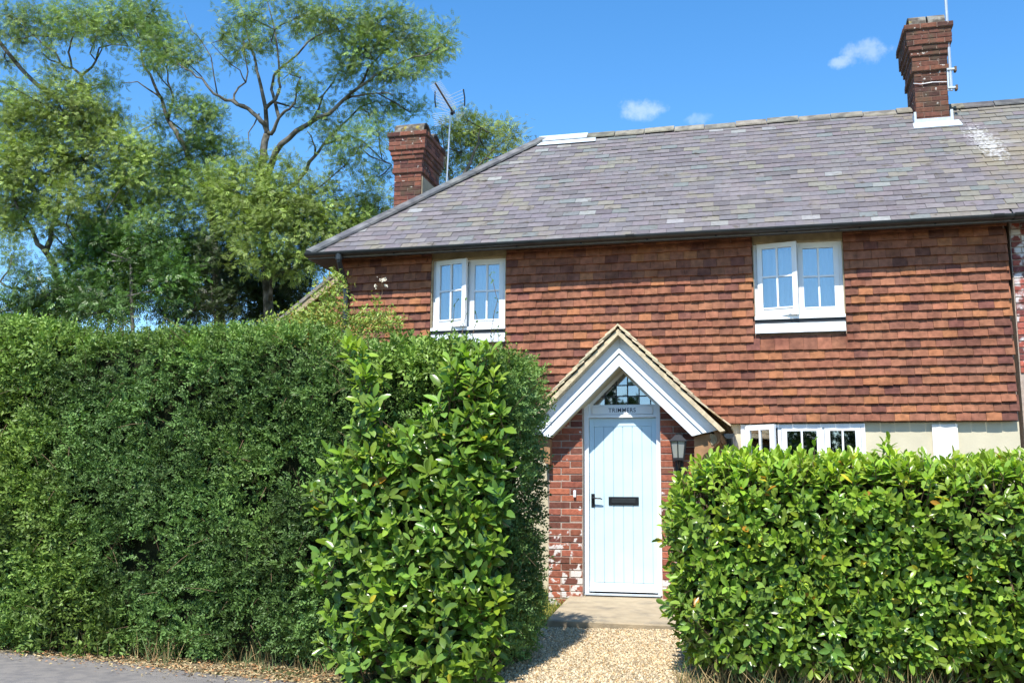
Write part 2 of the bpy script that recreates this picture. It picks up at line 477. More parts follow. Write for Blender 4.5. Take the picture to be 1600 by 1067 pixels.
# pebbles
IV = np.array([[1, .1, 0], [-1, -.1, .1], [.1, 1, -.1], [-.1, -1, 0], [.15, .1, 1], [-.1, .1, -1.]])
IF = np.array([[0, 2, 4], [2, 1, 4], [1, 3, 4], [3, 0, 4], [2, 0, 5], [1, 2, 5], [3, 1, 5], [0, 3, 5]])
n = 22000
P = np.stack([rng.uniform(-2.3, -.6, n), rng.uniform(-5.9, -2.9, n), np.zeros(n)], 1)
P[:, 2] = gz(P[:, 0], P[:, 1]) + .022
q = rng.normal(size=(n, 3)); fr = rot_frames(q, rng.normal(size=(n, 3)))
base = rng.uniform(.0055, .0125, (n, 1)); sc = base * np.stack([rng.uniform(.9, 1.5, n), rng.uniform(.7, 1.1, n), rng.uniform(.45, .8, n)], 1)
c = rng.uniform(.5, 1.25, (n, 1)) * np.where(rng.random((n, 1)) < .25, np.array([[.85, .72, .55]]), np.array([[1, 1, 1]]))
V, F, C = scatter(IV, IF, P, fr, sc, c)
me = fast_mesh("gravel", V, F, C); me.materials.append(M['pebble'])
tag(link(bpy.data.objects.new("gravel", me)), "loose pale tan gravel on the path", "gravel", kind="stuff")

# ------------------------------------------------------------------ piece meshes
def cambered(name, w, h, t, seed, camber, rag, m_):
    """roof / wall tile: origin at the middle of the bottom edge's back face, x across, z up, front to -y"""
    g = random.Random(seed); n = 4
    vs = []
    for i in range(n):
        x = -w / 2 + w * i / (n - 1)
        cb = camber * (1 - (2 * i / (n - 1) - 1) ** 2)
        rg = g.uniform(-rag, rag)
        vs += [(x, -cb * .6, rg), (x, -t - cb, rg + g.uniform(0, rag * .4)), (x, -t, h), (x, 0, h)]
    fs = []
    for i in range(n - 1):
        a, b = i * 4, i * 4 + 4
        fs += [(a, a + 1, b + 1, b), (a + 1, a + 2, b + 2, b + 1), (a + 2, a + 3, b + 3, b + 2), (a + 3, a, b, b + 3)]
    fs += [(0, 3, 2, 1), (n * 4 - 4, n * 4 - 3, n * 4 - 2, n * 4 - 1)]
    mb = MB(); mb.add(vs, fs); me = mb.mesh(name); me.materials.append(m_); return me

def as_arrays(me):
    V = np.array([v.co[:] for v in me.vertices]); F = []
    me.calc_loop_triangles()
    F = np.array([t.vertices[:] for t in me.loop_triangles])
    return V, F

WT = [cambered("wall_tile", .163, .2, .016, s, .004, .0022, M['tile']) for s in range(4)]
ST = [cambered("slate", .218, .285, .007, 20 + s, .0, .004, M['slate']) for s in range(4)]
PT = [cambered("porch_tile", .163, .26, .014, 40 + s, .003, .002, M['ptile']) for s in range(3)]
WTA = [as_arrays(x) for x in WT]; STA = [as_arrays(x) for x in ST]; PTA = [as_arrays(x) for x in PT]

def emit_pieces(name, field_name, pieces, meshes, arrays, parent, limit, material, visible=lambda c: True):
    """pieces: (matrix, width scale, colour). The ones that show largest become parts, the rest one part of kind stuff."""
    def size(p):
        c = p[0].translation; d = (c - CAM)
        z = d.dot(fwd); u, v = d.dot(rgt) / z * FOC, d.dot(upv) / z * FOC
        if abs(u) > 800 or abs(v) > 533 or not visible(c): return 0
        return p[1] / z ** 2
    order = sorted(range(len(pieces)), key=lambda i: -size(pieces[i]))
    singles = [i for i in order[:limit] if size(pieces[i]) > 0]
    chosen = set(singles)
    for i in singles:
        mw, ws, c = pieces[i]
        place(name, meshes[i % len(meshes)], parent, mw @ Matrix.Diagonal((ws, 1, 1, 1)), c)
    Vs, Fs, Cs = [], [], []; b = 0
    for i, (mw, ws, c) in enumerate(pieces):
        if i in chosen: continue
        V, F = arrays[i % len(arrays)]
        A = np.array(mw.to_3x3()); W = (V * np.array([ws, 1, 1])) @ A.T + np.array(mw.translation)
        Vs.append(W); Fs.append(F + b); Cs.append(np.tile(np.array(c), (len(V), 1))); b += len(V)
    if Vs:
        me = fast_mesh(field_name, np.concatenate(Vs), np.concatenate(Fs), np.concatenate(Cs)); me.materials.append(material)
        o = link(bpy.data.objects.new(field_name, me), parent); o.color = (1, 1, 1, 1); o["kind"] = "stuff"

def subtract(iv, cuts):
    out = [iv]
    for c0, c1 in cuts:
        nxt = []
        for a, b in out:
            if c1 <= a or c0 >= b: nxt.append((a, b)); continue
            if c0 > a: nxt.append((a, c0))
            if c1 < b: nxt.append((c1, b))
        out = nxt
    return out

def row_pieces(a, b, w, off, jitter=.004):
    """cut a course from a to b into pieces of pitch w with stagger off"""
    k = math.floor((a - off) / w); out = []
    edges = []
    while True:
        x = off + k * w + random.uniform(-jitter, jitter)
        if x >= b: break
        if x > a: edges.append(x)
        k += 1
    e = [a] + edges + [b]
    return [(e[i], e[i + 1]) for i in range(len(e) - 1) if e[i + 1] - e[i] > .028]

# ------------------------------------------------------------------ the cottage
XL, XR = -5.64, 2.88
cottage = empty("cottage", (-1.5, 0, .4), "two storey cottage with red hung tiles, slate roof and pale blue door", "house")
WIN_L, WIN_R, WIN_G = (-4.30, -3.275, 3.87, 4.845), (-.055, 1.01, 3.87, 4.845), (-.27, 1.18, 1.35, 2.57)
def wall_cols(z0, z1, openings, x0, x1, y0, y1):
    mb = MB(); bx = sorted({x0, x1, *[v for o in openings for v in o[:2]]})
    for a, b in zip(bx[:-1], bx[1:]):
        zz = subtract((z0, z1), [(o[2], o[3]) for o in openings if o[0] <= a + 1e-6 and o[1] >= b - 1e-6])
        for c, d in zz: mb.box(a, b, y0, y1, c, d)
    return mb
wu = wall_cols(2.585, 5.12, [WIN_L, WIN_R], XL, XR, 0, .24)
wu.box(XL, XL + .24, .242, 4.62, 2.585, 4.98); wu.box(XL, XR, 4.622, 4.86, .3, 4.98)
upper_wall = wu.build("upper_wall", M['mortar'], cottage)
wlow = wall_cols(.3, 2.58, [(WIN_G[0], WIN_G[1], WIN_G[2], WIN_G[3])], XL, XR, -.01, .24)
wlow.box(XL, XL + .24, .242, 4.62, .3, 2.58)
lower_wall = wlow.build("lower_wall", M['render'], cottage)
lower_wall["label"] = "cream rendered ground floor wall"
upper_wall["label"] = "red hung clay tiles on the upper storey"
MB().box(XL + .24, XR, .25, 4.6, 2.45, 2.55).build("floor", M['room'], cottage)
MB().box(1.93, 2.21, -.045, -.0125, 1.6, 2.552).build("panel", M['patch'], cottage)["label"] = "white panel on the cream wall"

def porch_cut(z):
    h = 3.36 - (z + .03)
    return [(-1.535 - h, -1.535 + h)] if h > 0 else []
tiles = []
GAUGE = .1105
for k in range(23):
    z = 2.585 + k * GAUGE
    cuts = porch_cut(z)
    for w in (WIN_L, WIN_R):
        if z + GAUGE > w[2] - .19 and z < w[3] + .085: cuts.append((w[0] - .012, w[1] + .012))
    sag = random.uniform(-.003, .003)
    for a, b in subtract((XL - .03, XR + random.uniform(-.012, .012)), cuts):
        for x0, x1 in row_pieces(a, b, .168, (k % 2) * .084 + random.uniform(-.006, .006), .006):
            xc, wd = (x0 + x1) / 2, (x1 - x0)
            out = .088 + (.006 if k == 0 else 0) + random.uniform(0, .008)
            zz = z + sag + .006 * math.sin(xc * 1.3 + k) + random.gauss(0, .0022)
            mw = Matrix.Translation((xc, -out + .016, zz)) @ Matrix.Rotation(random.gauss(0, .009), 4, 'Y') @ Matrix.Rotation(-.245 - random.uniform(0, .03), 4, 'X')
            u = random.random()
            if u < .09: c = jit((.60, .60, .76), .15)
            elif u < .30: c = jit((.78, .80, .88), .12)
            elif u < .42: c = jit((1.22, 1.22, 1.0), .1)
            else: c = jit((1.0, 1.0, 1.0), .13)
            if k in (5,) and xc > 2.3: c = jit((.9, 1.0, 1.1), .1)
            tiles.append((mw, max(.1, (wd - .003) / .163), c))
hedge_hides = lambda c: not (c.x < -2.6 and c.z < 3.7)
emit_pieces("tile", "tile_hanging", tiles, WT, WTA, upper_wall, 300, M['tile'], hedge_hides)

# ---- roof
EAVE_Y, EAVE_Z, RIDGE_Y, RIDGE_Z = -.35, 4.95, 2.30, 7.335
ALPHA = math.atan2(RIDGE_Z - EAVE_Z, RIDGE_Y - EAVE_Y); SL = math.hypot(RIDGE_Z - EAVE_Z, RIDGE_Y - EAVE_Y)
HX0, HX1 = -6.0, -3.32
BACK_Y = 2 * RIDGE_Y - EAVE_Y
roof_mb = MB()
def roof_shell(x_hip_e, x_hip_r, xr, hip):
    mb = MB(); t = .07
    if hip:
        top = [(x_hip_e, EAVE_Y, EAVE_Z), (xr, EAVE_Y, EAVE_Z), (xr, RIDGE_Y, RIDGE_Z), (x_hip_r, RIDGE_Y, RIDGE_Z), (x_hip_e, BACK_Y, EAVE_Z), (xr, BACK_Y, EAVE_Z)]
        fs = [(0, 1, 2, 3), (2, 5, 4, 3), (0, 3, 4)]
    else:
        top = [(x_hip_e, EAVE_Y, EAVE_Z), (xr, EAVE_Y, EAVE_Z), (xr, RIDGE_Y, RIDGE_Z), (x_hip_e, RIDGE_Y, RIDGE_Z), (x_hip_e, BACK_Y, EAVE_Z), (xr, BACK_Y, EAVE_Z)]
        fs = [(0, 1, 2, 3), (2, 5, 4, 3)]
    bot = [(x, y, z - t) for x, y, z in top]; n = len(top)
    fs2 = [tuple(i + n for i in f[::-1]) for f in fs]
    sides = [(0, n, n + 1, 1), (1, n + 1, n + 2, 2), (2, n + 2, n + 5, 5), (5, n + 5, n + 4, 4)] + ([(4, n + 4, n, 0)] if hip else [(4, n + 4, n + 3, 3), (3, n + 3, n, 0)])
    mb.add(top + bot, fs + fs2 + sides); return mb
roof = roof_shell(HX0, HX1, XR, True).build("roof", M['slate'], cottage)
roof["label"] = "hipped roof of purple grey slates"
XR_STAG = .111
def slate_rows(x0f, x1, seed):
    st = random.getstate(); random.seed(seed); out = []
    rows = 25; g = (SL - .06) / rows
    nvec = Vector((0, -math.sin(ALPHA), math.cos(ALPHA))); up_ = Vector((0, math.cos(ALPHA), math.sin(ALPHA)))
    base = Matrix(((1, 0, 0), (0, -nvec.y, up_.y), (0, -nvec.z, up_.z))).to_4x4()      # columns x, -normal, up-slope
    for k in range(rows):
        s = -.03 + k * g
        a = x0f(s + g * .5) + (XR_STAG if x0f(0) > XR - .1 else 0) * (k % 2)
        x1_ = x1 + (XR_STAG * (k % 2) if x1 < XR + .1 else 0)
        for p0, p1 in row_pieces(a, x1_, .222, (k % 2) * .111 + random.uniform(-.015, .015), .008):
            xc, wd = (p0 + p1) / 2, p1 - p0
            wave = .010 * math.sin(xc * .9 + 1) + .006 * math.sin(xc * 2.3 + k * .5)
            lift = .026 + random.uniform(0, .005) + wave * .5
            pos = Vector((xc, EAVE_Y, EAVE_Z)) + up_ * (s + .012 * math.sin(xc * .7 + .4) * (k / rows) + random.gauss(0, .003)) + nvec * lift
            mw = Matrix.Translation(pos) @ base @ Matrix.Rotation(random.gauss(0, .008), 4, 'Y') @ Matrix.Rotation(-.062, 4, 'X')
            u = random.random(); tan_ = max(0, min(1, (xc - 1.9) / 1.6)) * .45
            if u < .016: c = jit((1.6, 1.72, 1.65), .12)
            elif u < .07: c = jit((.97, 1.12, 1.08), .1)
            elif u < .17 + tan_: c = jit((1.2, 1.2, 1.0), .1)
            elif u < .36: c = jit((1.12, 1.1, 1.1), .1)
            elif u < .46: c = jit((.82, .80, .82), .1)
            else: c = jit(random.choice(((1.0, .97, 1.03), (1.04, .98, 1.0), (.97, .97, 1.0))), .09)
            out.append((mw, (wd - .003) / .218, c))
    random.setstate(st); return out
slates = slate_rows(lambda s: HX0 + .05 + s * math.cos(ALPHA), XR, 5)
emit_pieces("slate", "slating", slates, ST, STA, roof, 300, M['slate'])

def angle_tile(name, L, w, drop, t, m_):
    """angular ridge tile along +x, apex up at the origin"""
    mb = MB()
    prof = [(0, 0), (w, -drop), (w, -drop - t), (0, -t * 1.2), (-w, -drop - t), (-w, -drop)]
    mb.prismx(prof, .004, L - .004); me = mb.mesh(name); me.materials.append(m_); return me
ridge_me = angle_tile("ridge_tile", .46, .125, .105, .022, M['ridge'])
x = HX1 + .74
while x < XR - .2:
    place("ridge_tile", ridge_me, roof, Matrix.Translation((x, RIDGE_Y, RIDGE_Z + .075 + random.gauss(0, .005))) @ Matrix.Rotation(random.gauss(0, .006), 4, 'Y'), jit((.88, .88, .84), .15))
    x += .462
lead_me = angle_tile("lead_saddle", .80, .135, .115, .02, M['lead'])
o = place("lead_saddle", lead_me, roof, Matrix.Translation((HX1 - .03, RIDGE_Y, RIDGE_Z + .09))); o["label"] = "bright white lead saddle where ridge meets hip"
lap = MB(); nv = Vector((0, -math.sin(ALPHA), math.cos(ALPHA))); uv_ = Vector((0, math.cos(ALPHA), math.sin(ALPHA)))
a0 = Vector((0, EAVE_Y, EAVE_Z)) + nv * .045
qs = [Vector((HX1 - .02, 0, 0)) + a0 + uv_ * (SL - .27), Vector((HX1 + .92, 0, 0)) + a0 + uv_ * (SL - .27), Vector((HX1 + .90, 0, 0)) + a0 + uv_ * (SL - .03), Vector((HX1 + .1, 0, 0)) + a0 + uv_ * (SL - .03)]
lap.add([*qs, *[q - nv * .006 for q in qs]], [(0, 1, 2, 3), (7, 6, 5, 4), (0, 4, 5, 1), (1, 5, 6, 2), (2, 6, 7, 3), (3, 7, 4, 0)])
lap.build("lead_flashing", M['lead'], roof)
# hip tiles
h0, h1 = Vector((HX0 - .02, EAVE_Y - .02, EAVE_Z + .03)), Vector((HX1, RIDGE_Y, RIDGE_Z + .05))
hd = (h1 - h0); hl = hd.length; hd.normalize()
side = Vector((hd.y, -hd.x, 0)).normalized(); hup = side.cross(hd)
hm = Matrix((hd, -side, hup)).transposed().to_4x4()
hip_me = angle_tile("hip_tile", .458, .135, .062, .03, M['ridge'])
nh = int(hl / .455)
for i in range(nh):
    p = h0 + hd * (i * hl / nh)
    place("hip_tile", hip_me, roof, Matrix.Translation(p + hup * .035) @ hm @ Matrix.Diagonal((hl / nh / .456, 1, 1, 1)), jit((.62, .68, .80), .1))

# eaves: soffit, fascia, gutter
def half_gutter(x0, x1, y, z, r, m_, parent, name="gutter"):
    mb = MB(); n = 10; t = .006
    prof = [(y + r * math.cos(math.pi + math.pi * i / n), z + r * math.sin(math.pi + math.pi * i / n)) for i in range(n + 1)]
    prof += [(y + (r - t) * math.cos(math.pi + math.pi * i / n), z + (r - t) * math.sin(math.pi + math.pi * i / n)) for i in range(n, -1, -1)]
    mb.prismx(prof, x0, x1); return mb.build(name, m_, parent)
gut = half_gutter(HX0 - .02, XR + .02, -.395, 4.952, .052, M['gutter'], cottage)
for px in (985, 1562):
    xx = at(px, 365, -.395).x
    if xx < XR:
        half_gutter(xx - .055, xx + .055, -.395, 4.955, .062, M['black'], gut, "union_clip")
for i in range(11):
    xx = HX0 + .4 + i * .85
    MB().box(xx - .012, xx + .012, -.37, -.305, 4.89, 4.93).build("bracket", M['black'], gut)
MB().box(HX0 + .03, XR - .002, -.335, -.305, 4.875, 4.905).build("fascia", M['soffit'], cottage)
dp = MB()
dp.tube([(-5.53, -.39, 4.90), (-5.53, -.38, 4.82), (-5.53, -.32, 4.74), (-5.52, -.20, 4.60), (-5.52, -.14, 4.50), (-5.52, -.13, 4.3), (-5.53, -.13, .5)], .036, 12)
dp.tube([(-5.53, -.39, 4.93), (-5.53, -.39, 4.84)], .048, 12)
for zz in (4.42, 3.1, 1.6): dp.tube([(-5.52, -.13, zz), (-5.52, -.13, zz + .07)], .045, 12)
dp.build("downpipe", M['gutter'], cottage, smooth=False)

# ---- bricks and chimneys
def brick_mesh(name, L, m_, h=.066, d=.1, bev=.004):
    me = MB().box(-L / 2, L / 2, 0, d, -h / 2, h / 2).mesh(name, bevel=bev); me.materials.append(m_); return me
BR = {}
def brick(parent, m_, L, pos, rotz, color, h=.066, d=.1):
    key = (m_.name, round(L, 3), h, d)
    if key not in BR: BR[key] = brick_mesh("brick", L, m_, h, d)
    k = random.gauss(0, .002)
    return place("brick", BR[key], parent, Matrix.Translation(Vector(pos)) @ Matrix.Rotation(rotz + random.gauss(0, .006), 4, 'Z') @ Matrix.Translation((0, k, 0)), color)
def brick_col(dark=.25):
    u = random.random()
    if u < dark: return jit((.55, .62, .72), .2)
    if u < dark + .15: return jit((1.25, 1.2, 1.1), .12)
    return jit((1, 1, 1), .18)

def chimney(x0, x1, y0, y1, ztop, outsets, label, visible_side, gap=0.0, toned=(1, 1, 1)):
    """outsets: projection of every course from the top down; faces front, sides and back are brick"""
    H = .0765; n = len(outsets)
    core = MB()
    zb = ztop - n * H
    for i, o_ in enumerate(outsets):
        z1_ = ztop - i * H
        core.box(x0 - o_ + .008, x1 + o_ - .008, y0 - o_ + .008, y1 + o_ - .008, z1_ - H + .0004 * (i % 2), z1_ - .0002)
    ch = core.build("chimney", M['cmortar'], cottage); ch["label"] = label
    for i, o_ in enumerate(outsets):
        zc = ztop - i * H - H / 2
        hh = .0675
        for fx0, fx1, pos, rz in (
            (x0 - o_, x1 + o_, lambda u: (u, y0 - o_, zc), 0.0),
            (y0 - o_ + .101, y1 + o_ - .101, (lambda u: (x1 + o_, u, zc)) if visible_side > 0 else (lambda u: (x0 - o_, u, zc)), R(90) if visible_side > 0 else R(-90))):
            Lw = fx1 - fx0
            nb = max(2, round(Lw / .225)); step = Lw / nb
            offs = 0 if i % 2 == 0 else step / 2
            cuts = [fx0] + [fx0 + offs + step * j for j in range(1 if offs == 0 else 0, nb + 1) if fx0 + .05 < fx0 + offs + step * j < fx1 - .05] + [fx1]
            for a, b in zip(cuts[:-1], cuts[1:]):
                L = round(b - a - .010, 2)
                c = brick_col(); c = tuple(v * t for v, t in zip(c, toned))
                brick(ch, M['cbrick'], L, pos((a + b) / 2), rz, c, hh, .1 if rz == 0 else .099)
    # half round bonnets over the flues
    capm = MB().box(x0 - .03, x1 + .03, y0 - .03, y1 + .03, ztop + .0005, ztop + .03)
    capm.build("flaunching", M['cmortar'], ch)
    rb = min(.2, (y1 - y0) / 4 + .02)
    for j in range(2):
        yc = y0 + .0 + rb + j * (y1 - y0 - 2 * rb)
        spans = [(x0 - .02, x1 + .02)] if gap == 0 else [(x0 - .02, (x0 + x1) / 2 - gap), ((x0 + x1) / 2 + gap, x1 + .02)]
        for s0, s1 in spans:
            prof = []; N = 12
            for i in range(N + 1):
                a = math.pi * i / N; prof.append((yc - rb * math.cos(a), ztop + .03 + rb * .95 * math.sin(a) ** .8))
            for i in range(N, -1, -1):
                a = math.pi * i / N; prof.append((yc - (rb - .035) * math.cos(a), ztop + .03 + (rb - .035) * .95 * math.sin(a) ** .8))
            b_ = MB().prismx(prof, s0, s1).build("bonnet", M['bonnet'], ch)
        # dark box in the hollow
        MB().box(x0 + .03, x1 - .03, yc - rb * .55, yc + rb * .55, ztop + .031, ztop + .06).build("flue", M['came'], ch)
    return ch
M['bonnet'] = mat('lichened_clay', (.10, .085, .07), .95, var=.3, vscale=14, base2=(.22, .21, .18), mixscale=9, mixlo=.45, mixhi=.6, bump=.6, bscale=50, spec=.1,
                  extra=lambda n, l, o, mixn, noise, geo: mixn(noise(8.0, 5.0, .62, .70), o, (.28, .22, .05)))
prof_top = [.112, .085, .085, .085, .062, .04, .018, .018, .03]
CHL = chimney(-5.82, -5.345, 2.35, 3.25, 7.68, prof_top + [0] * 22, "red brick corbelled stack rising behind the hip", +1)
CHR = chimney(2.255, 2.705, 1.90, 2.66, 8.465, prof_top + [0] * 14, "weathered brown brick stack on the ridge with lead flashing", -1, gap=.012, toned=(.72, .80, .80))
# rendered lower flank of the hip chimney and lead round the ridge chimney
MB().box(-5.3435, -5.33, 2.37, 3.23, 5.4, 6.93).build("render_patch", M['concrete'], CHL)
fl = MB()
zb = lambda y: EAVE_Z + (y - EAVE_Y) * math.tan(ALPHA)
fl.box(2.222, 2.742, 1.872, 1.897, zb(1.88) + .0, zb(1.88) + .10)
fl.box(2.222, 2.2535, 1.85, 2.3, zb(1.88) + .0, zb(1.88) + .20)
fl.box(2.7065, 2.742, 1.85, 2.3, zb(1.88) + .0, zb(1.88) + .20)
p = [Vector((2.20, 1.88, zb(1.88))), Vector((2.81, 1.88, zb(1.88))), Vector((2.83, 1.73, zb(1.73))), Vector((2.19, 1.73, zb(1.73)))]
fl.add([*[q + nv * .05 for q in p], *[q + nv * .03 for q in p]], [(3, 2, 1, 0), (4, 5, 6, 7), (0, 1, 5, 4), (1, 2, 6, 5), (2, 3, 7, 6), (3, 0, 4, 7)])
fl.build("lead_flashing", M['lead'], CHR)

# ---- casement windows
def leaf(parent, hinge, w, z0, z1, ang, thick=.048, st=.062, top=.062, botr=.105, bars=(1, 1), bar=.022, barz=.52, glass='glass', left=True):
    """casement hinged at x = hinge, swung outward by ang degrees"""
    T = Matrix.Translation((hinge[0], hinge[1], 0)) @ Matrix.Rotation(R(-ang if left else ang), 4, 'Z')
    s = 1 if left else -1
    mb = MB()
    def bx(a, b, y0, y1, c, d):
        a, b = sorted((a * s, b * s)); mb.box(a, b, y0, y1, c, d)
    bx(0, st, 0, thick, z0, z1); bx(w - st, w, 0, thick, z0, z1)
    bx(st, w - st, .0012, thick - .001, z1 - top, z1); bx(st, w - st, .0012, thick - .001, z0, z0 + botr)
    bx(st + .001, w - st - .001, -.008, .012, z0 + botr - .018, z0 + botr)          # weather lip
    gx0, gx1, gz0, gz1 = st, w - st, z0 + botr, z1 - top
    xs_ = [gx0 + (gx1 - gx0) * (i + 1) / (bars[0] + 1) for i in range(bars[0])]
    zs_ = [gz0 + (gz1 - gz0) * barz] if bars[1] == 1 else []
    for x in xs_: bx(x - bar / 2, x + bar / 2, .003, thick - .01, gz0, gz1)
    for z in zs_: bx(gx0, gx1, .005, thick - .012, z - bar / 2, z + bar / 2)
    mb.build("casement", M['white'], parent, mw=T)
    ex = [gx0] + xs_ + [gx1]; ez = [gz0] + zs_ + [gz1]
    for i in range(len(ex) - 1):
        for j in range(len(ez) - 1):
            a, b = sorted((ex[i] * s, ex[i + 1] * s))
            tl = random.gauss(0, .004)
            MB().box(a, b, .022, .026, ez[j], ez[j + 1]).build("pane", M[glass], parent, mw=T @ Matrix.Translation(((a + b) / 2, .024, 0)) @ Matrix.Rotation(tl, 4, 'Z') @ Matrix.Translation((-(a + b) / 2, -.024, 0)))

def upper_window(W, label, open_deg, seed):
    x0, x1, z0, z1 = W
    fr = MB(); y0, y1 = .004, .135
    fr.box(x0, x0 + .038, y0, y1, z0 + .04, z1 - .0); fr.box(x1 - .038, x1, y0, y1, z0 + .04, z1 - .0)
    fr.box(x0 + .038, x1 - .038, y0 + .001, y1, z1 - .03, z1)
    fr.box(x0 - .006, x1 + .006, -.075, y1, z0, z0 + .04)
    xm = (x0 + x1) / 2
    fr.box(xm - .02, xm + .02, y0 + .012, y1, z0 + .04, z1 - .03)
    w = fr.build("window", M['white'], cottage); w["label"] = label
    MB().box(x0 - .010, x1 + .010, -.045, .05, z1 + .001, z1 + .115).build("head", M['oak'], w)
    MB().box(x0 - .008, x0 - .0005, -.072, .02, z0 + .04, z1).build("liner", M['oak'], w)
    MB().box(x1 + .0005, x1 + .008, -.072, .02, z0 + .04, z1).build("liner", M['oak'], w)
    MB().box(x0 - .004, x1 + .004, -.055, -.04, z0 - .05, z0).build("painted_sill_shadow", M['came'], w)  # black strip drawn in place of the shadow gap under the sill
    ap = MB(); n = 12
    for i in range(n):                                   # slightly dressed lead apron
        a = x0 - .004 + (x1 - x0 + .008) * i / n; b = x0 - .004 + (x1 - x0 + .008) * (i + 1) / n
        ya, yb = -.098 + .004 * math.sin(i * 2.1 + seed), -.098 + .004 * math.sin((i + 1) * 2.1 + seed)
        ap.add([(a, ya, z0 - .175), (b, yb, z0 - .175), (b, yb + .035, z0 - .052), (a, ya + .035, z0 - .052)], [(0, 1, 2, 3)])
    ap.build("lead_apron", M['lead'], w)
    lw = (x1 - x0) / 2 - .044
    leaf(w, (x0 + .040, y0 - .030), lw, z0 + .046, z1 - .004, open_deg)
    leaf(w, (x1 - .040, y0 + .000), lw, z0 + .046, z1 - .012, 0.0, left=False)
    for a_, b_, zz_ in ((x0 + .05, xm - .03, z0 + .05), (xm + .03, x1 - .05, z0 + .16)):
        cm = MB(); N_ = 40; vs_c = []; 
        for i in range(N_ + 1):
            xq = a_ + (b_ - a_) * i / N_; yq = .165 + .014 * math.sin(i * .9 + seed) + .006 * math.sin(i * 2.3)
            vs_c += [(xq, yq, zz_), (xq, yq * .96, z1 - .04)]
        cm.add(vs_c, [(2 * i, 2 * i + 2, 2 * i + 3, 2 * i + 1) for i in range(N_)]).build("curtain", M['blind'], w, smooth=True)
    mb = MB(); mb.box(x0 - .1, x1 + .1, 1.2, 1.25, z0 - .2, z1 + .1); mb.build("room_wall", M['room'], w)
    st_ = MB(); st_.tube([(x0 + .3, y0 + .02, z0 + .055), (x0 + .44, y0 - .13, z0 + .055)], .006, 6); st_.build("stay", M['steel'], w)
upper_window(WIN_L, "white two light window above the tall hedge, left light ajar", 13, 1)
upper_window(WIN_R, "white two light window over the laurel hedge, left light ajar", 11, 2)

def ground_window(W):
    x0, x1, z0, z1 = W
    fr = MB(); y0, y1 = -.05, .07
    fr.box(x0, x0 + .045, y0, y1, z0 + .04, z1); fr.box(x1 - .045, x1, y0, y1, z0 + .04, z1)
    fr.box(x0 + .045, x1 - .045, y0 + .001, y1, z1 - .04, z1 - .001); fr.box(x0 - .03, x1 + .03, y0 - .06, y1, z0, z0 + .04)
    xa, xb = .19, .69
    for x in (xa, xb): fr.box(x - .02, x + .02, y0 + .012, y1, z0 + .04, z1 - .04)
    w = fr.build("window", M['white'], cottage); w["label"] = "white three light window behind the laurel hedge, one light open"
    leaf(w, (x0 + .05, y0 - .015), xa - x0 - .07, z0 + .045, z1 - .012, 28, barz=.55)
    leaf(w, (xa + .025, y0), xb - xa - .03, z0 + .045, z1 - .02, 0, barz=.55)
    leaf(w, (x1 - .05, y0), x1 - .05 - xb - .025, z0 + .045, z1 - .02, 0, barz=.55, left=False)
    mb = MB(); mb.box(x0 - .6, x1 + .6, 2.2, 2.25, .5, 2.45); mb.box(x0 - .6, x1 + .6, .25, 2.2, .45, .5)
    mb.build("room_wall", M['room'], w)
ground_window(WIN_G)

# ------------------------------------------------------------------ porch
PX, PF = -1.535, -1.50                 # centre line and brick front
RK = lambda dx, a: a - abs(dx)         # 45 degree rake
porch_mb = MB()
def pier(x0, x1):
    porch_mb.prism([(x0, .3), (x1, .3), (x1, 3.2 - abs(x1 - PX)), (x0, 3.2 - abs(x0 - PX))], PF + .005, -1.26)
pier(-2.375, -1.985); pier(-1.115, -.727)
porch_mb.box(-2.375, -2.15, -1.259, -.012, .3, 2.40); porch_mb.box(-.95, -.727, -1.259, -.012, .3, 2.40)
porch = porch_mb.build("porch", M['mortar'], cottage)
porch["label"] = "gabled brick porch with tan tiles and white bargeboards"
for px0, px1 in ((-2.375, -1.985), (-1.115, -.727)):
    wd = px1 - px0
    for k in range(40):
        zc = .40 + k * .0755 + .038
        s = .37 if k % 2 == 0 else .63
        for a, b in ((px0, px0 + wd * s), (px0 + wd * s, px1)):
            far = max(abs(a - PX), abs(b - PX))
            if zc + .034 > 3.36 - far: continue
            brick(porch, M['brick'], round(b - a - .011, 3), ((a + b) / 2 + random.gauss(0, .0015), PF - random.uniform(0, .004), zc + random.gauss(0, .001)), 0, brick_col(.2), .0645, .09)
# brick returns on the right flank
for k in range(27):
    zc = .40 + k * .0755 + .038
    for j in range(6):
        y = PF + .10 + (k % 2) * .11 + j * .225
        if y + .215 < -.02:
            brick(porch, M['brick'], .215, (-.7265 + .004, y + .1075, zc), R(90), brick_col(.14), .0645, .09)

def rake(parent, name, m_, a, b, y0, y1, cut=True, split=True):
    """two raking boards between apex heights a < b"""
    for s in (-1, 1):
        fa = lambda t: (t - 2.32 + .2) / 1.25 if cut else t - 2.25
        da, db = fa(a), fa(b)
        g = .0015
        poly = [(PX + s * g, a - g), (PX + s * da, a - da), (PX + s * db, b - db), (PX + s * g, b - g)]
        if s < 0: poly = poly[::-1]
        MB().prism(poly, y0, y1).build(name, m_, parent)
rake(porch, "bargeboard", M['barge'], 3.10, 3.224, -1.700, -1.655)
rake(porch, "bargeboard_roll", M['barge'], 3.246, 3.298, -1.715, -1.632)
rake(porch, "bargeboard_bead", M['barge'], 3.10, 3.118, -1.712, -1.7005)
rake(porch, "bargeboard_fascia", M['barge'], 3.299, 3.436, -1.632, -1.605)
rake(porch, "bargeboard_groove", M['barge'], 3.225, 3.245, -1.672, -1.655)
rake(porch, "soffit_board", M['render'], 3.112, 3.142, -1.654, -1.32, cut=True)
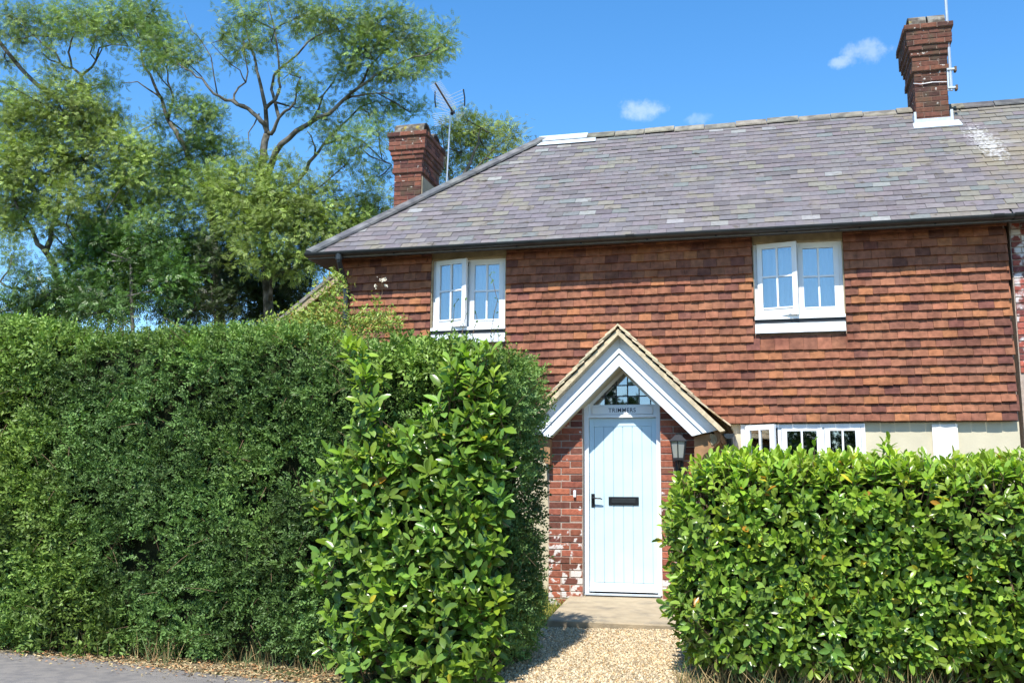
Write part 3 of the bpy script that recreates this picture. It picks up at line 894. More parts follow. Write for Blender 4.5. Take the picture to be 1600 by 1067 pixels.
# roof deck and tiles
for s in (-1, 1):
    poly = [(PX, 3.44), (PX, 3.37), (PX + s * 1.05, 2.32), (PX + s * 1.09, 2.35)]
    if s > 0: poly = poly[::-1]
    MB().prism(poly, -1.61, -.002).build("roof_deck", M['brown'], porch)
    # undercloak and mortar bed along the verge
    poly = [(PX, 3.505), (PX, 3.438), (PX + s * 1.085, 2.353), (PX + s * 1.14, 2.365)]
    if s > 0: poly = poly[::-1]
    MB().prism(poly, -1.782, -1.55).build("verge_mortar", M['ptile'], porch)
ptiles = []
for s in (-1, 1):
    upd = Vector((-s, 0, 1)).normalized(); nrm = Vector((s, 0, 1)).normalized()
    along = Vector((0, s, 0))                          # tile x axis
    base = Matrix((along, -nrm, upd)).transposed().to_4x4()
    L = 1.115 * math.sqrt(2); rows = 15; g = L / rows
    for k in range(rows):
        sd = k * g
        kick = .03 * max(0, 1 - sd / .3)
        y = -1.800 - random.uniform(0, .012)
        off = (k % 2) * .084
        e = [y] + [yy for yy in np.arange(-1.85 + off, -.02, .168) if yy > y + .05] + [-.015]
        for a, b in zip(e[:-1], e[1:]):
            pos = Vector((PX + s * (1.115 + .03), 0, 3.475 - 1.115)) + upd * sd + nrm * (.040 + kick + random.uniform(0, .004)) + Vector((0, (a + b) / 2, 0))
            mw = Matrix.Translation(pos) @ base @ Matrix.Rotation(random.gauss(0, .012), 4, 'Y') @ Matrix.Rotation(-.115, 4, 'X')
            mw = mw @ Matrix.Diagonal((1, 1, min(1.0, (L - sd + .03) / .26), 1))
            u = random.random()
            c = jit((1.0, 1.0, 1.0), .16) if u < .7 else jit((.8, .68, .6), .2)
            ptiles.append((mw, (b - a - .003) / .163, c))
emit_pieces("tile", "porch_tiling", ptiles, PT, PTA, porch, 340, M['ptile'])
pr_me = angle_tile("ridge_tile", .30, .10, .095, .02, M['ptile'])
for i in range(5):
    place("ridge_tile", pr_me, porch, Matrix.Translation((PX, -1.80 + i * .31, 3.565 + random.gauss(0, .004))) @ Matrix.Rotation(R(90), 4, 'Z'), jit((1, 1, 1), .1))
# carved eaves brackets
for s in (-1, 1):
    mb = MB()
    prof = [(PX + s * .80, 2.30), (PX + s * .80, 2.02), (PX + s * .86, 2.03), (PX + s * .90, 2.12), (PX + s * .99, 2.18), (PX + s * 1.07, 2.27), (PX + s * 1.08, 2.345), (PX + s * .86, 2.335)]
    if s < 0: prof = prof[::-1]
    mb.prism(prof[::-1], -1.62, -1.47)
    br = mb.build("eaves_bracket", M['brown'], porch)
    for i in range(4):
        r = .075 - i * .016; pts = []
        for k in range(9):
            a = R(-75 + k * 20); pts.append((PX + s * (.965 + r * math.cos(a)), -1.625, 2.295 + r * math.sin(a) * .8 - .012))
        MB().tube(pts, .0075, 6).build("carved_rib", M['oak'], porch)
    MB().box(min(PX + s * .83, PX + s * 1.04), max(PX + s * .83, PX + s * 1.04), -1.46, -.02, 2.30, 2.33).build("eaves_soffit", M['brown'], porch)
# porch gutter along the right eave and its outlet
gp = MB(); n = 10; r = .055; gxc, gzc = PX + 1.175, 2.335
prof = [(gxc + r * math.cos(math.pi + math.pi * i / n), gzc + r * math.sin(math.pi + math.pi * i / n)) for i in range(n + 1)]
prof += [(gxc + (r - .006) * math.cos(math.pi + math.pi * i / n), gzc + (r - .006) * math.sin(math.pi + math.pi * i / n)) for i in range(n, -1, -1)]
gp.prism(prof, -1.74, -.02)
gp.prism([(gxc + r * .99 * math.cos(math.pi + math.pi * i / n), gzc + r * .99 * math.sin(math.pi + math.pi * i / n)) for i in range(n + 1)], -1.752, -1.741)
gp.tube([(gxc, -1.60, 2.29), (gxc + .01, -1.58, 2.20), (gxc + .02, -1.35, 2.08), (gxc + .02, -1.30, 1.95), (gxc + .02, -1.30, .5)], .036, 10)
gp.build("porch_gutter", M['gutter'], porch)

# door frame, sign, leaded light
fr = MB()
fr.box(-1.984, -1.934, -1.40, -1.28, .60, 2.72); fr.box(-1.166, -1.116, -1.40, -1.28, .60, 2.72)
fr.box(-1.934, -1.166, -1.395, -1.28, 2.555, 2.585)
fr.box(-1.934, -1.166, -1.372, -1.28, 2.585, 2.688)
fr.box(-1.95, -1.15, -1.385, -1.28, .555, .60)
door = fr.build("door_frame", M['white'], cottage)
sgn = MB().box(-1.895, -1.205, -1.388, -1.3725, 2.592, 2.679).build("name_board", M['white'], door, bevel=.003)
sgn["label"] = "painted name board over the door"
cu = bpy.data.curves.new("lettering", 'FONT'); cu.body = "TRIMMERS"; cu.size = .068; cu.align_x = 'CENTER'; cu.align_y = 'CENTER'; cu.extrude = .001; cu.space_character = 1.12; cu.offset = .0006
tmp = bpy.data.objects.new("lettering_tmp", cu); COL.objects.link(tmp)
dg = bpy.context.evaluated_depsgraph_get(); tme = bpy.data.meshes.new_from_object(tmp.evaluated_get(dg))
bpy.data.objects.remove(tmp)
tme.materials.clear(); tme.materials.append(M['letters']); tme.name = "lettering"
lett = link(bpy.data.objects.new("lettering", tme), door, Matrix.Translation((-1.55, -1.3895, 2.636)) @ Matrix.Rotation(R(90), 4, 'X') @ Matrix.Diagonal((.92, 1, 1, 1)))
# triangular leaded light
GA, GB = 3.062, 2.69                     # apex, base heights
gy = -1.345
rows_ = [GB, 2.80, 2.925, GA]; half = GA - GB
cols2 = [PX + d for d in (-.34, -.215, -.085, .045, .175, .305)]
def clip_cell(x0, x1, z0, z1):
    """cell clipped to the triangle z <= GA - |x - PX| by two half planes"""
    poly = [(x0, z0), (x1, z0), (x1, z1), (x0, z1)]
    for s in (-1, 1):
        out = []
        f_ = lambda p: GA - s * (p[0] - PX) - p[1]
        for i in range(len(poly)):
            p, q = poly[i], poly[(i + 1) % len(poly)]
            a, b = f_(p), f_(q)
            if a >= 0: out.append(p)
            if a * b < 0:
                t = a / (a - b); out.append((p[0] + (q[0] - p[0]) * t, p[1] + (q[1] - p[1]) * t))
        poly = out
        if len(poly) < 3: return None
    return poly
ex = [PX - half - .01] + cols2 + [PX + half + .01]
light = MB()
for s in (-1, 1):
    poly = [(PX, GA - .002), (PX + s * (half + .035), GB - .037), (PX + s * (half + .085), GB - .037), (PX, GA + .048)]
    if s < 0: poly = poly[::-1]
    light.prism(poly[::-1], gy - .028, gy + .02)
light.box(PX - half, PX + half, gy - .03, gy + .02, GB - .0015, GB + .012)
light = light.build("gable_window", M['white'], cottage); light["label"] = "triangular leaded window above the door"
for i in range(len(ex) - 1):
    for j in range(3):
        pl = clip_cell(ex[i], ex[i + 1], rows_[j], rows_[j + 1])
        if not pl: continue
        cx_ = sum(p[0] for p in pl) / len(pl); tl = random.gauss(0, .006); tv = random.gauss(0, .008)
        cz_ = sum(p[1] for p in pl) / len(pl)
        mw = Matrix.Translation((cx_, gy, cz_)) @ Matrix.Rotation(tl, 4, 'Z') @ Matrix.Rotation(tv, 4, 'X')
        MB().prism([(p[0] - cx_, p[1] - cz_) for p in pl], -.002, .002).build("pane", M['leadglass'], light, mw=mw)
for xq in cols2:
    top = GA - abs(xq - PX)
    if top > GB + .02: MB().box(xq - .006, xq + .006, gy - .010, gy + .006, GB, top).build("lead_came", M['came'], light)
for zq in rows_[1:3]:
    h_ = GA - zq
    MB().box(PX - h_, PX + h_, gy - .009, gy + .005, zq - .006, zq + .006).build("lead_came", M['came'], light)
MB().box(-2.1, -.97, -.6, -.55, .6, 2.78).build("lobby_wall", M['room'], porch)

# front door: stiles, rails, planks
leaf_mb = MB()
DX0, DX1, DZ0, DZ1, DY = -1.931, -1.169, .622, 2.552, -1.352
leaf_mb.box(DX0, DX0 + .055, DY, DY + .04, DZ0, DZ1); leaf_mb.box(DX1 - .055, DX1, DY, DY + .04, DZ0, DZ1)
leaf_mb.box(DX0 + .055, DX1 - .055, DY + .0005, DY + .04, DZ1 - .095, DZ1)
leaf_mb.box(DX0 + .055, DX1 - .055, DY + .016, DY + .036, DZ0 + .1, DZ1 - .095)
fd = leaf_mb.build("front_door", M['door'], cottage, bevel=.0025); fd["label"] = "pale blue planked front door with black ironwork"
npl = 6; pw = (DX1 - DX0 - .11) / npl
for i in range(npl):
    a = DX0 + .055 + i * pw
    MB().box(a + .0015, a + pw - .0015, DY + .003 + random.uniform(0, .001), DY + .02, DZ0 + .101, DZ1 - .096).build("plank", M['door'], fd, bevel=.0042)
wb = MB(); wb.prismx([(DY - .035, DZ0 + .01), (DY - .001, DZ0 + .005), (DY - .001, DZ0 + .10), (DY - .018, DZ0 + .075), (DY - .035, DZ0 + .03)], DX0 + .004, DX1 - .004)
wb.build("weatherboard", M['white'], fd)
# letter plate
lx0, lx1, lz0, lz1 = -1.715, -1.375, 1.575, 1.668
MB().box(lx0, lx1, DY - .008, DY + .002, lz0, lz1).build("letter_plate", M['black'], fd, bevel=.003)
MB().box(lx0 + .035, lx1 - .035, DY - .016, DY - .0085, lz0 + .022, lz1 - .022).build("letter_flap", M['gutter'], fd, bevel=.003)
hz = 1.625
MB().box(-1.912, -1.872, DY - .008, DY + .002, hz - .075, hz + .075).build("handle_plate", M['black'], fd, bevel=.002)
MB().tube([(-1.892, DY - .005, hz + .025), (-1.892, DY - .045, hz + .025), (-1.872, DY - .055, hz + .025), (-1.80, DY - .055, hz + .022), (-1.782, DY - .05, hz + .012)], [.010, .010, .010, .008, .006], 8).build("handle", M['black'], fd, smooth=True)
# small pale sensor box on the pier
sens = MB().box(-2.088, -2.058, PF - .03, PF - .004, 1.655, 1.735).build("bell_push", M['white'], None, bevel=.006)
tag(sens, "small white bell push on the brick pier beside the door handle", "bell push")

# doorstep
st = MB()
st.add([(-2.10, -2.92, .30), (-.62, -2.90, .30), (-.62, -1.30, .30), (-2.15, -1.30, .30), (-2.09, -2.93, .470), (-.62, -2.91, .455), (-.62, -1.30, .595), (-2.15, -1.30, .595)],
       [(0, 3, 2, 1), (4, 5, 6, 7), (0, 1, 5, 4), (1, 2, 6, 5), (2, 3, 7, 6), (3, 0, 4, 7)])
stp = st.build("doorstep", M['concrete'], None, bevel=.012)
tag(stp, "worn sloping concrete doorstep below the pale blue door", "doorstep")
sill = MB().box(-1.97, -1.13, -1.48, -1.39, .596, .612).build("threshold", M['lead'], cottage)

# lantern on the right pier
def hexring(cx, cy, z, r, n=6, ph=R(30)): return [(cx + r * math.cos(ph + 2 * math.pi * i / n), cy + r * math.sin(ph + 2 * math.pi * i / n), z) for i in range(n)]
lan = empty("wall_lantern", (-.905, -1.62, 1.95), "black six sided coach lantern on brick pier by the laurel", "lantern")
lcx, lcy = -.905, -1.625
def loft(rings):
    mb = MB(); n = len(rings[0]); b = 0
    vs = [p for r_ in rings for p in r_]
    fs = [(i * n + k, i * n + (k + 1) % n, (i + 1) * n + (k + 1) % n, (i + 1) * n + k) for i in range(len(rings) - 1) for k in range(n)]
    fs += [tuple(range(n - 1, -1, -1)), tuple((len(rings) - 1) * n + k for k in range(n))]
    return mb.add(vs, fs)
loft([hexring(lcx, lcy, 2.262, .105), hexring(lcx, lcy, 2.272, .105), hexring(lcx, lcy, 2.325, .045), hexring(lcx, lcy, 2.335, .036)]).build("cap", M['lampmetal'], lan)
loft([hexring(lcx, lcy, 2.334, .03), hexring(lcx, lcy, 2.346, .03), hexring(lcx, lcy, 2.362, .010)]).build("finial", M['black'], lan)
loft([hexring(lcx, lcy, 2.06, .064), hexring(lcx, lcy, 2.085, .07)]).build("base", M['lampmetal'], lan)
for i in range(6):
    a = hexring(lcx, lcy, 2.085, .066)[i]; b = hexring(lcx, lcy, 2.265, .092)[i]
    MB().tube([a, b], .0065, 5).build("bar", M['black'], lan)
    a2 = hexring(lcx, lcy, 2.085, .062)[(i + 1) % 6]; a1 = hexring(lcx, lcy, 2.085, .062)[i]; b1 = hexring(lcx, lcy, 2.265, .088)[i]; b2 = hexring(lcx, lcy, 2.265, .088)[(i + 1) % 6]
    MB().add([a1, a2, b2, b1], [(0, 1, 2, 3)]).build("pane", M['frost'], lan)
loft([hexring(lcx, lcy, 2.086, .012, 8), hexring(lcx, lcy, 2.12, .014, 8), hexring(lcx, lcy, 2.15, .03, 8), hexring(lcx, lcy, 2.19, .03, 8), hexring(lcx, lcy, 2.215, .012, 8)]).build("bulb", M['patch'], lan, smooth=True)
MB().tube([(lcx, lcy, 2.06), (lcx, lcy, 2.02), (lcx, lcy + .03, 1.98), (lcx, PF - .01, 1.97)], [.02, .014, .012, .012], 8).build("arm", M['black'], lan)
MB().box(lcx - .045, lcx + .045, PF - .022, PF - .005, 1.88, 2.06).build("backplate", M['black'], lan, bevel=.004)

# ------------------------------------------------------------------ side extension at the hip end
ext_p = [at(425, 517, .9), at(500, 455, .9)]
sl_e = (ext_p[1].z - ext_p[0].z) / (ext_p[1].x - ext_p[0].x)
ex0, ez0 = -8.6, ext_p[0].z + sl_e * (-8.6 - ext_p[0].x)
ex1 = XL - .01; ez1 = ext_p[0].z + sl_e * (ex1 - ext_p[0].x)
sw = MB().prism([(ex0 + .3, .3), (ex1, .3), (ex1, ez1 - .12), (ex0 + .3, ez0 - .12 + .3 * sl_e)], 1.0, 4.6).build("side_wall", M['mortar'], cottage)
sw["label"] = "tile hung side extension under a sloping verge"
st_tiles = []
for k in range(24):
    z = 2.6 + k * GAUGE
    xa = max(ex0 + .3, ext_p[0].x + (z + .16 - ext_p[0].z) / sl_e)
    if xa > ex1 - .1: continue
    for x0, x1 in row_pieces(xa, ex1 - .02, .168, (k % 2) * .084):
        mw = Matrix.Translation(((x0 + x1) / 2, .935, z)) @ Matrix.Rotation(-.2, 4, 'X')
        st_tiles.append((mw, (x1 - x0 - .003) / .163, jit((1.05, 1.15, 1.15), .2)))
emit_pieces("tile", "tile_hanging", st_tiles, WT, WTA, sw, 0, M['tile'])
vb = MB().prism([(ex0, ez0 - .11), (ex1, ez1 - .11), (ex1, ez1), (ex0, ez0)], .82, .87).build("verge_board", M['oak'], cottage)
MB().prism([(ex0, ez0 + .001), (ex1, ez1 + .001), (ex1, ez1 + .06), (ex0, ez0 + .06)], .80, 4.7).build("side_roof", M['ridge'], cottage)

# ------------------------------------------------------------------ neighbouring cottage (same terrace)
NX1 = 9.0
nb = empty("neighbouring_cottage", (5.5, 0, .4), "adjoining cottage with worn whitewashed brick wall under the same ridge", "house")
nw = MB().box(XR + .05, NX1, -.002, .24, .3, 5.12); nw.box(XR + .05, NX1, 4.622, 4.86, .3, 4.98); nw.box(NX1 - .24, NX1, .241, 4.62, .3, 4.98)
nwo = nw.build("wall", M['mortar'], nb)
for k in range(60):
    z = .42 + k * .0755 + .038
    if z > 5.06: break
    if z < 2.4: continue
    off = .1125 * (k % 2)
    x = XR + .055 - (.0 if k % 2 == 0 else .1125)
    for j in range(5):
        a = max(x + j * .225, XR + .055); b = x + (j + 1) * .225
        if b - a < .05 or a > 3.75: continue
        if z < 3.12 and b > 3.0: continue
        brick(nwo, M['nbrick'], round(b - a - .011, 3), ((a + b) / 2, -.016, z), 0, brick_col(.3), .0645, .09)
nf = MB(); nf.box(3.02, 3.10, -.07, .1, .5, 3.07); nf.box(3.10, 4.2, -.0695, .1, 2.98, 3.07)
dn = nf.build("door_frame", M['white'], nb)
MB().box(3.10, 4.2, -.02, -.0025, .5, 2.978).build("door", M['white'], nb)
nr = roof_shell(XR + .001, 0, NX1, False).build("roof", M['slate'], nb)
sl2 = slate_rows(lambda s: XR + .001, NX1, 15)
emit_pieces("slate", "slating", sl2, ST, STA, nr, 150, M['slate'])
x = XR + .02
while x < NX1 - .3:
    place("ridge_tile", ridge_me, nr, Matrix.Translation((x, RIDGE_Y, RIDGE_Z + .075 + random.gauss(0, .005))), jit((.55, .58, .66), .12)); x += .462
ngut = half_gutter(XR + .021, NX1, -.395, 4.955, .052, M['gutter'], nb)
xx = at(1562, 345, -.395).x
half_gutter(max(xx, XR + .03) - .005, max(xx, XR + .03) + .11, -.395, 4.957, .062, M['black'], ngut, "union_clip")
MB().box(XR, NX1, -.335, -.305, 4.875, 4.905).build("fascia", M['soffit'], nb)

# ------------------------------------------------------------------ aerials
ay = 2.9
b0, b1 = at(697, 300, ay), at(704, 172, ay)
ae = empty("television_aerial", b0, "yagi television aerial on a thin mast beside the hip chimney", "aerial")
MB().tube([b0 - Vector((0, 0, 1.2)), b0, (b0 + b1) / 2, b1], [.016, .016, .014, .012], 8).build("mast", M['steel'], ae)
bo0, bo1 = at(708, 176, ay + .05), at(680, 130, ay - .55)
MB().tube([bo0, bo1], .016, 6).build("boom", M['twig'], ae)
bd = (bo1 - bo0).normalized(); el = bd.cross(Vector((0, 0, 1))).normalized(); ev = el.cross(bd).normalized()
nE = 17
for i in range(nE):
    t = i / (nE - 1); p = bo0.lerp(bo1, .18 + .80 * t); hw = .13 - .035 * t
    mb = MB()
    mb.tube([p - el * hw + ev * .04, p, p + el * hw + ev * .04], .0032, 4); mb.tube([p - el * hw - ev * .04, p, p + el * hw - ev * .04], .0032, 4)
    mb.build("element", M['steel'], ae)
pc = bo0.lerp(bo1, .12)
rx = rgt
for s, (e0, e1) in ((-1, ((680, 143), (681, 168))), (1, ((724, 140), (726, 166)))):
    p0, p1 = at(*e0, ay), at(*e1, ay)
    MB().tube([p0, p0.lerp(p1, .5) + Vector((.012 * s, 0, 0)), p1], .014, 6).build("end_bar", M['black'], ae)
    for i in range(6):
        q = p0.lerp(p1, i / 5); inner = at(702, 150 + i * 5, ay + .05)
        MB().tube([q, inner], .0035, 4).build("reflector_rod", M['steel'], ae)
for i in range(7):
    l_ = at(676 + i * .5, 178 + i * 3.2, ay); r_ = at(727 - i * 1.5, 176 + i * 2.0, ay)
    MB().tube([l_, at(702, 176 + i * 2.5, ay + .06), r_], .003, 4).build("reflector_rod", M['steel'], ae)
MB().tube([at(706, 178, ay - .03), at(709, 176, ay + .02)], .03, 8).build("clamp", M['black'], ae)

m0, m1 = at(1487, 142, 1.86), at(1474, -60, 1.86)
am = empty("chimney_mast", m0, "pale galvanised aerial mast strapped to the ridge chimney", "mast")
MB().tube([m0, m1], .021, 8).build("pole", M['steel'], am)
MB().tube([m0 - Vector((.04, 0, 0)), m0.lerp(m1, .17) - Vector((.035, 0, 0))], .016, 6).build("bracket_plate", M['steel'], am)
for t in (.02, .16):
    p = m0.lerp(m1, t)
    MB().box(p.x - .05, p.x + .075, p.y - .03, p.y + .02, p.z - .012, p.z + .012).build("clamp", M['steel'], am)
    MB().box(p.x + .05, p.x + .08, p.y - .035, p.y + .05, p.z - .035, p.z + .03).build("clamp", M['twig'], am)
zz = at(1450, 130, 1.86).z
wr = MB(); wr.tube([(2.245, 1.885, zz + .02), (2.35, 1.884, zz), (2.5, 1.884, zz + .015), (2.71, 1.884, zz)], .006, 5)
wr.build("strap", M['steel'], am)

# ------------------------------------------------------------------ foliage templates
# folded diamond: 4 verts, 2 triangles, unit length along +x
DIA_V = np.array([[0, 0, 0], [.45, .26, .06], [1, 0, -.05], [.45, -.26, .06]])
DIA_F = np.array([[0, 2, 1], [0, 3, 2]])
def laurel_template(curl, fold):
    V = []; n = 4
    for i in range(n + 1):
        t = (0, .25, .55, .84, 1.0)[i]
        w = (.016, .145, .215, .15, .012)[i]
        zc = -curl * t * t
        x = t
        V += [(x, w, zc + fold * w), (x, 0, zc), (x, -w, zc + fold * w)]
    F = []
    for i in range(n):
        a = i * 3; b = a + 3
        F += [(a, a + 1, b + 1, b), (a + 1, a + 2, b + 2, b + 1)]
    return np.array(V), np.array(F)[:, ::-1]
LT = [laurel_template(.12, .35), laurel_template(.28, .25), laurel_template(.02, .5)]

def unit(v): return v / np.linalg.norm(v, axis=-1, keepdims=True)

# ------------------------------------------------------------------ hedge volumes
class Hedge:
    """rounded box with bumps; local frame: u along, v back, w up"""
    def __init__(s, A, B, thick, top, bot, r, seed, bump=.05, batter=0.0):
        s.A = np.array([A[0], A[1], 0.]); d = np.array([B[0] - A[0], B[1] - A[1], 0.]); s.L = np.linalg.norm(d); s.u = d / s.L
        s.v = np.array([-s.u[1], s.u[0], 0.]); s.T = thick; s.top = top; s.bot = bot; s.r = r; s.seed = seed; s.bump = bump; s.batter = batter
    def local(s, P):
        Q = P - s.A
        return Q @ s.u, Q @ s.v, P[:, 2]
    def world(s, u, v, w): return s.A + np.outer(u, s.u) + np.outer(v, s.v) + np.outer(w, np.array([0, 0, 1.]))
    def sdf(s, P):
        u, v, w = s.local(P)
        top = s.top(u)
        zc = (top + s.bot) / 2; hz_ = (top - s.bot) / 2
        in_ = s.batter * np.clip((.9 - (w - s.bot)), 0, 1)            # drawn in towards the foot
        q = np.stack([np.abs(u - s.L / 2) - s.L / 2 + s.r + in_ * .7, np.abs(v - s.T / 2) - s.T / 2 + s.r + in_ * .3, np.abs(w - zc) - hz_ + s.r], 1)
        d = np.linalg.norm(np.maximum(q, 0), axis=1) + np.minimum(q.max(1), 0) - s.r
        return d - s.bump * snoise(P, 3.0, s.seed) - s.bump * .45 * snoise(P, 11.0, s.seed + 1)
    def normal(s, P, e=.04):
        g = np.stack([s.sdf(P + np.eye(3)[i] * e) - s.sdf(P - np.eye(3)[i] * e) for i in range(3)], 1)
        return unit(g + 1e-9)
    def sample(s, n, d0, d1, keep=None, power=1.6):
        out = []; got = 0
        while got < n:
            m_ = 4 * n
            u = rng.uniform(-.15, s.L + .15, m_); v = rng.uniform(-.15, s.T + .15, m_); w = rng.uniform(s.bot, s.top(np.clip(u, 0, s.L)).max() + .15, m_)
            P = s.world(u, v, w); d = s.sdf(P)
            k = (d < d1) & (d > d0)
            t = np.clip((d - d0) / (d1 - d0), 0, 1)
            k &= rng.random(m_) < t ** power
            k &= ~((v > s.T * .75) & (rng.random(m_) < .6))            # thinner on the hidden back
            if keep is not None: k &= keep(u, v, w, P)
            out.append(P[k]); got += k.sum()
        return np.concatenate(out)[:n]
    def core(s, name, parent, inset, material, top_in=.08):
        """closed dark filler inside, shade put into its colour"""
        nu, nv, nw = max(8, int(s.L / .12)), 8, max(8, int((s.top(np.array([s.L / 2]))[0] - s.bot) / .12))
        V = []; F = []
        def patch(f, a, b, flip):
            base = len(V)
            for i in range(a + 1):
                for j in range(b + 1): V.append(f(i / a, j / b))
            for i in range(a):
                for j in range(b):
                    q = [base + i * (b + 1) + j, base + (i + 1) * (b + 1) + j, base + (i + 1) * (b + 1) + j + 1, base + i * (b + 1) + j + 1]
                    F.append(q[::-1] if flip else q)
        i0 = inset
        def pt(u, v, w):
            uu = i0 + u * (s.L - 2 * i0); tp = float(s.top(np.array([uu]))[0]) - top_in
            return (s.A + s.u * uu + s.v * (i0 + v * (s.T - 2 * i0)) + np.array([0, 0, s.bot - .02 + w * (tp - s.bot)]))
        patch(lambda a, b: pt(a, 0, b), nu, nw, False); patch(lambda a, b: pt(a, 1, b), nu, nw, True)
        patch(lambda a, b: pt(0, a, b), nv, nw, True); patch(lambda a, b: pt(1, a, b), nv, nw, False)
        patch(lambda a, b: pt(a, b, 1), nu, nv, False)
        V = np.array(V); V = V + (.05 * snoise(V, 9, s.seed + 5))[:, None] * np.array([1, 1, .4])
        me = fast_mesh(name, V, np.array(F), smooth=True); me.materials.append(material)
        return link(bpy.data.objects.new(name, me), parent)

def sprays(P, N, per, length, leaf, droop=.2, colf=None, spread=1.0, up=.5):
    """small leafy twigs: P roots, N outward normals -> leaf positions, frames, scales, colours"""
    n = len(P)
    D = unit(N * .7 + np.array([0, 0, up]) + rng.normal(0, .55, (n, 3)))
    S = unit(np.cross(D, rng.normal(size=(n, 3))))
    pos, X, NN, sc, cc = [], [], [], [], []
    base_c = colf(P) if colf is not None else np.ones((n, 3))
    for k in range(per):
        t = (k + .5) / per
        sgn = 1 if k % 2 == 0 else -1
        p = P + D * (length * t)[:, None] - np.array([0, 0, 1]) * (droop * length * t * t)[:, None]
        x = unit(D * .75 + S * sgn * spread * (1 - .3 * t) + rng.normal(0, .25, (n, 3)))
        nn = unit(np.cross(D, S) * 1.0 + N * .6 + np.array([0, -.2, .55]) + rng.normal(0, .35, (n, 3)))
        pos.append(p); X.append(x); NN.append(nn)
        sc.append(leaf * rng.uniform(.7, 1.2, n) * (1.05 - .3 * t)); cc.append(base_c * rng.uniform(.75, 1.25, (n, 1)))
    return np.concatenate(pos), np.concatenate(X), np.concatenate(NN), np.concatenate(sc), np.concatenate(cc)

def leaf_mesh(name, parts, material, parent, smooth=False, kind="stuff"):
    Vs, Fs, Cs = [], [], []; b = 0
    for V, F, C in parts:
        Vs.append(V); Fs.append(F + b); Cs.append(C); b += len(V)
    me = fast_mesh(name, np.concatenate(Vs), np.concatenate(Fs), np.concatenate(Cs), smooth); me.materials.append(material)
    o = link(bpy.data.objects.new(name, me), parent); o["kind"] = kind
    return o

# ---- tall mixed hedge
HT = lambda u: 3.285 - .085 * np.clip(u, -1, 8) + .05 * np.sin((u + 1) * 1.7) + .03 * np.sin((u + 1) * 4.1 + 1)
tall = Hedge((-7.91, -4.331), (-1.96, -5.12), 1.05, HT, .22, .20, 3, bump=.085, batter=.16)
hedge = empty("clipped_hedge", (-5, -4.2, .3), "tall dark small leaved hedge beside the lane", "hedge")
tall.core("dark_filler_core", hedge, .22, M['core'])
vis = lambda u, v, w, P: (u > -.2) & (snoise(P, 6.0, 88) < .15 + .75 * rng.random(len(u)))
n = 39000
P = tall.sample(n, -.26, .03, vis)
N = tall.normal(P)
def tall_col(P):
    u, v, w = tall.local(P)
    a = snoise(P, 1.3, 71); b = snoise(P, 4.0, 72)
    lime = np.clip(.38 + .8 * a - .14 * (u - 1.0), 0, 1)[:, None]       # hazel and dogwood to the left, dark privet to the right
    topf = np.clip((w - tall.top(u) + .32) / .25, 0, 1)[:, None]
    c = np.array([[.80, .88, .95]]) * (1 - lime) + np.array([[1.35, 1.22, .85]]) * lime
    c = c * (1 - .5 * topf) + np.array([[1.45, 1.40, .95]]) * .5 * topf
    return c * np.clip(1 + .45 * b + .3 * snoise(P, 12.0, 74), .35, 2)[:, None]
u_, v_, w_ = tall.local(P)
big = np.clip(.55 + .8 * snoise(P, 1.3, 71) - .14 * (u_ - 1.0), 0, 1)
parts = []
for sel, lf, ln, per in ((big > .5, .062, .15, 7), (big <= .5, .041, .115, 9)):
    p, X, NN, sc, cc = sprays(P[sel], N[sel], per, rng.uniform(.7, 1.3, sel.sum()) * ln, lf, colf=tall_col)
    parts.append(scatter(DIA_V, DIA_F, p, rot_frames(X, NN), sc, cc))
leaf_mesh("foliage", parts, M['hedge'], hedge)
# loose shoots over the top
n = 900
us = rng.uniform(.05, tall.L, n); vs_ = rng.uniform(.05, .9, n)
base = tall.world(us, vs_, HT(us) - .05)
sh_t = MB(); pos, X, NN, sc, cc = [], [], [], [], []
for i in range(n):
    L = abs(rng.normal(0, .09)) + .05
    d = Vector((rng.normal(0, .3), rng.normal(0, .3), 1)).normalized(); p = Vector(base[i])
    if L > .14: sh_t.tube([p, p + d * L], [.003, .0015], 3, False)
    k = int(L / .018) + 3; col = np.array([1.5, 1.35, .8]) * rng.uniform(.6, 1.2)
    if rng.random() < .08: col = np.array([2.6, 1.0, .5]) * rng.uniform(.5, 1)
    for j in range(k):
        pos.append(p + d * L * (j + .5) / k); a = j * 2.4 + i
        x = Vector((math.cos(a), math.sin(a), .9 + rng.normal(0, .2))); X.append(x); NN.append((-math.cos(a), -math.sin(a), 1)); sc.append(.034 * rng.uniform(.7, 1.2)); cc.append(col)
sh_t.build("shoot", M['twig'], hedge)["kind"] = "stuff"
leaf_mesh("shoot_leaves", [scatter(DIA_V, DIA_F, np.array([p[:] for p in pos]), rot_frames(np.array([x[:] for x in X]), np.array(NN)), np.array(sc), np.array(cc))], M['hedge'], hedge)
# bare twigs showing at the foot and in the face
tw = MB()
Pt = tall.sample(260, -.1, .05, lambda u, v, w, P: (u > .1) & (v < .4))
for p in Pt:
    d = Vector((rng.normal(0, .5), -.25, rng.normal(.3, .6))).normalized(); p = Vector(p); L = rng.uniform(.1, .3)
    tw.tube([p, p + d * L * .5 + Vector((0, 0, .01)), p + d * L], [.003, .0025, .0015], 3, False)
tw.build("twig", M['twig'], hedge)["kind"] = "stuff"

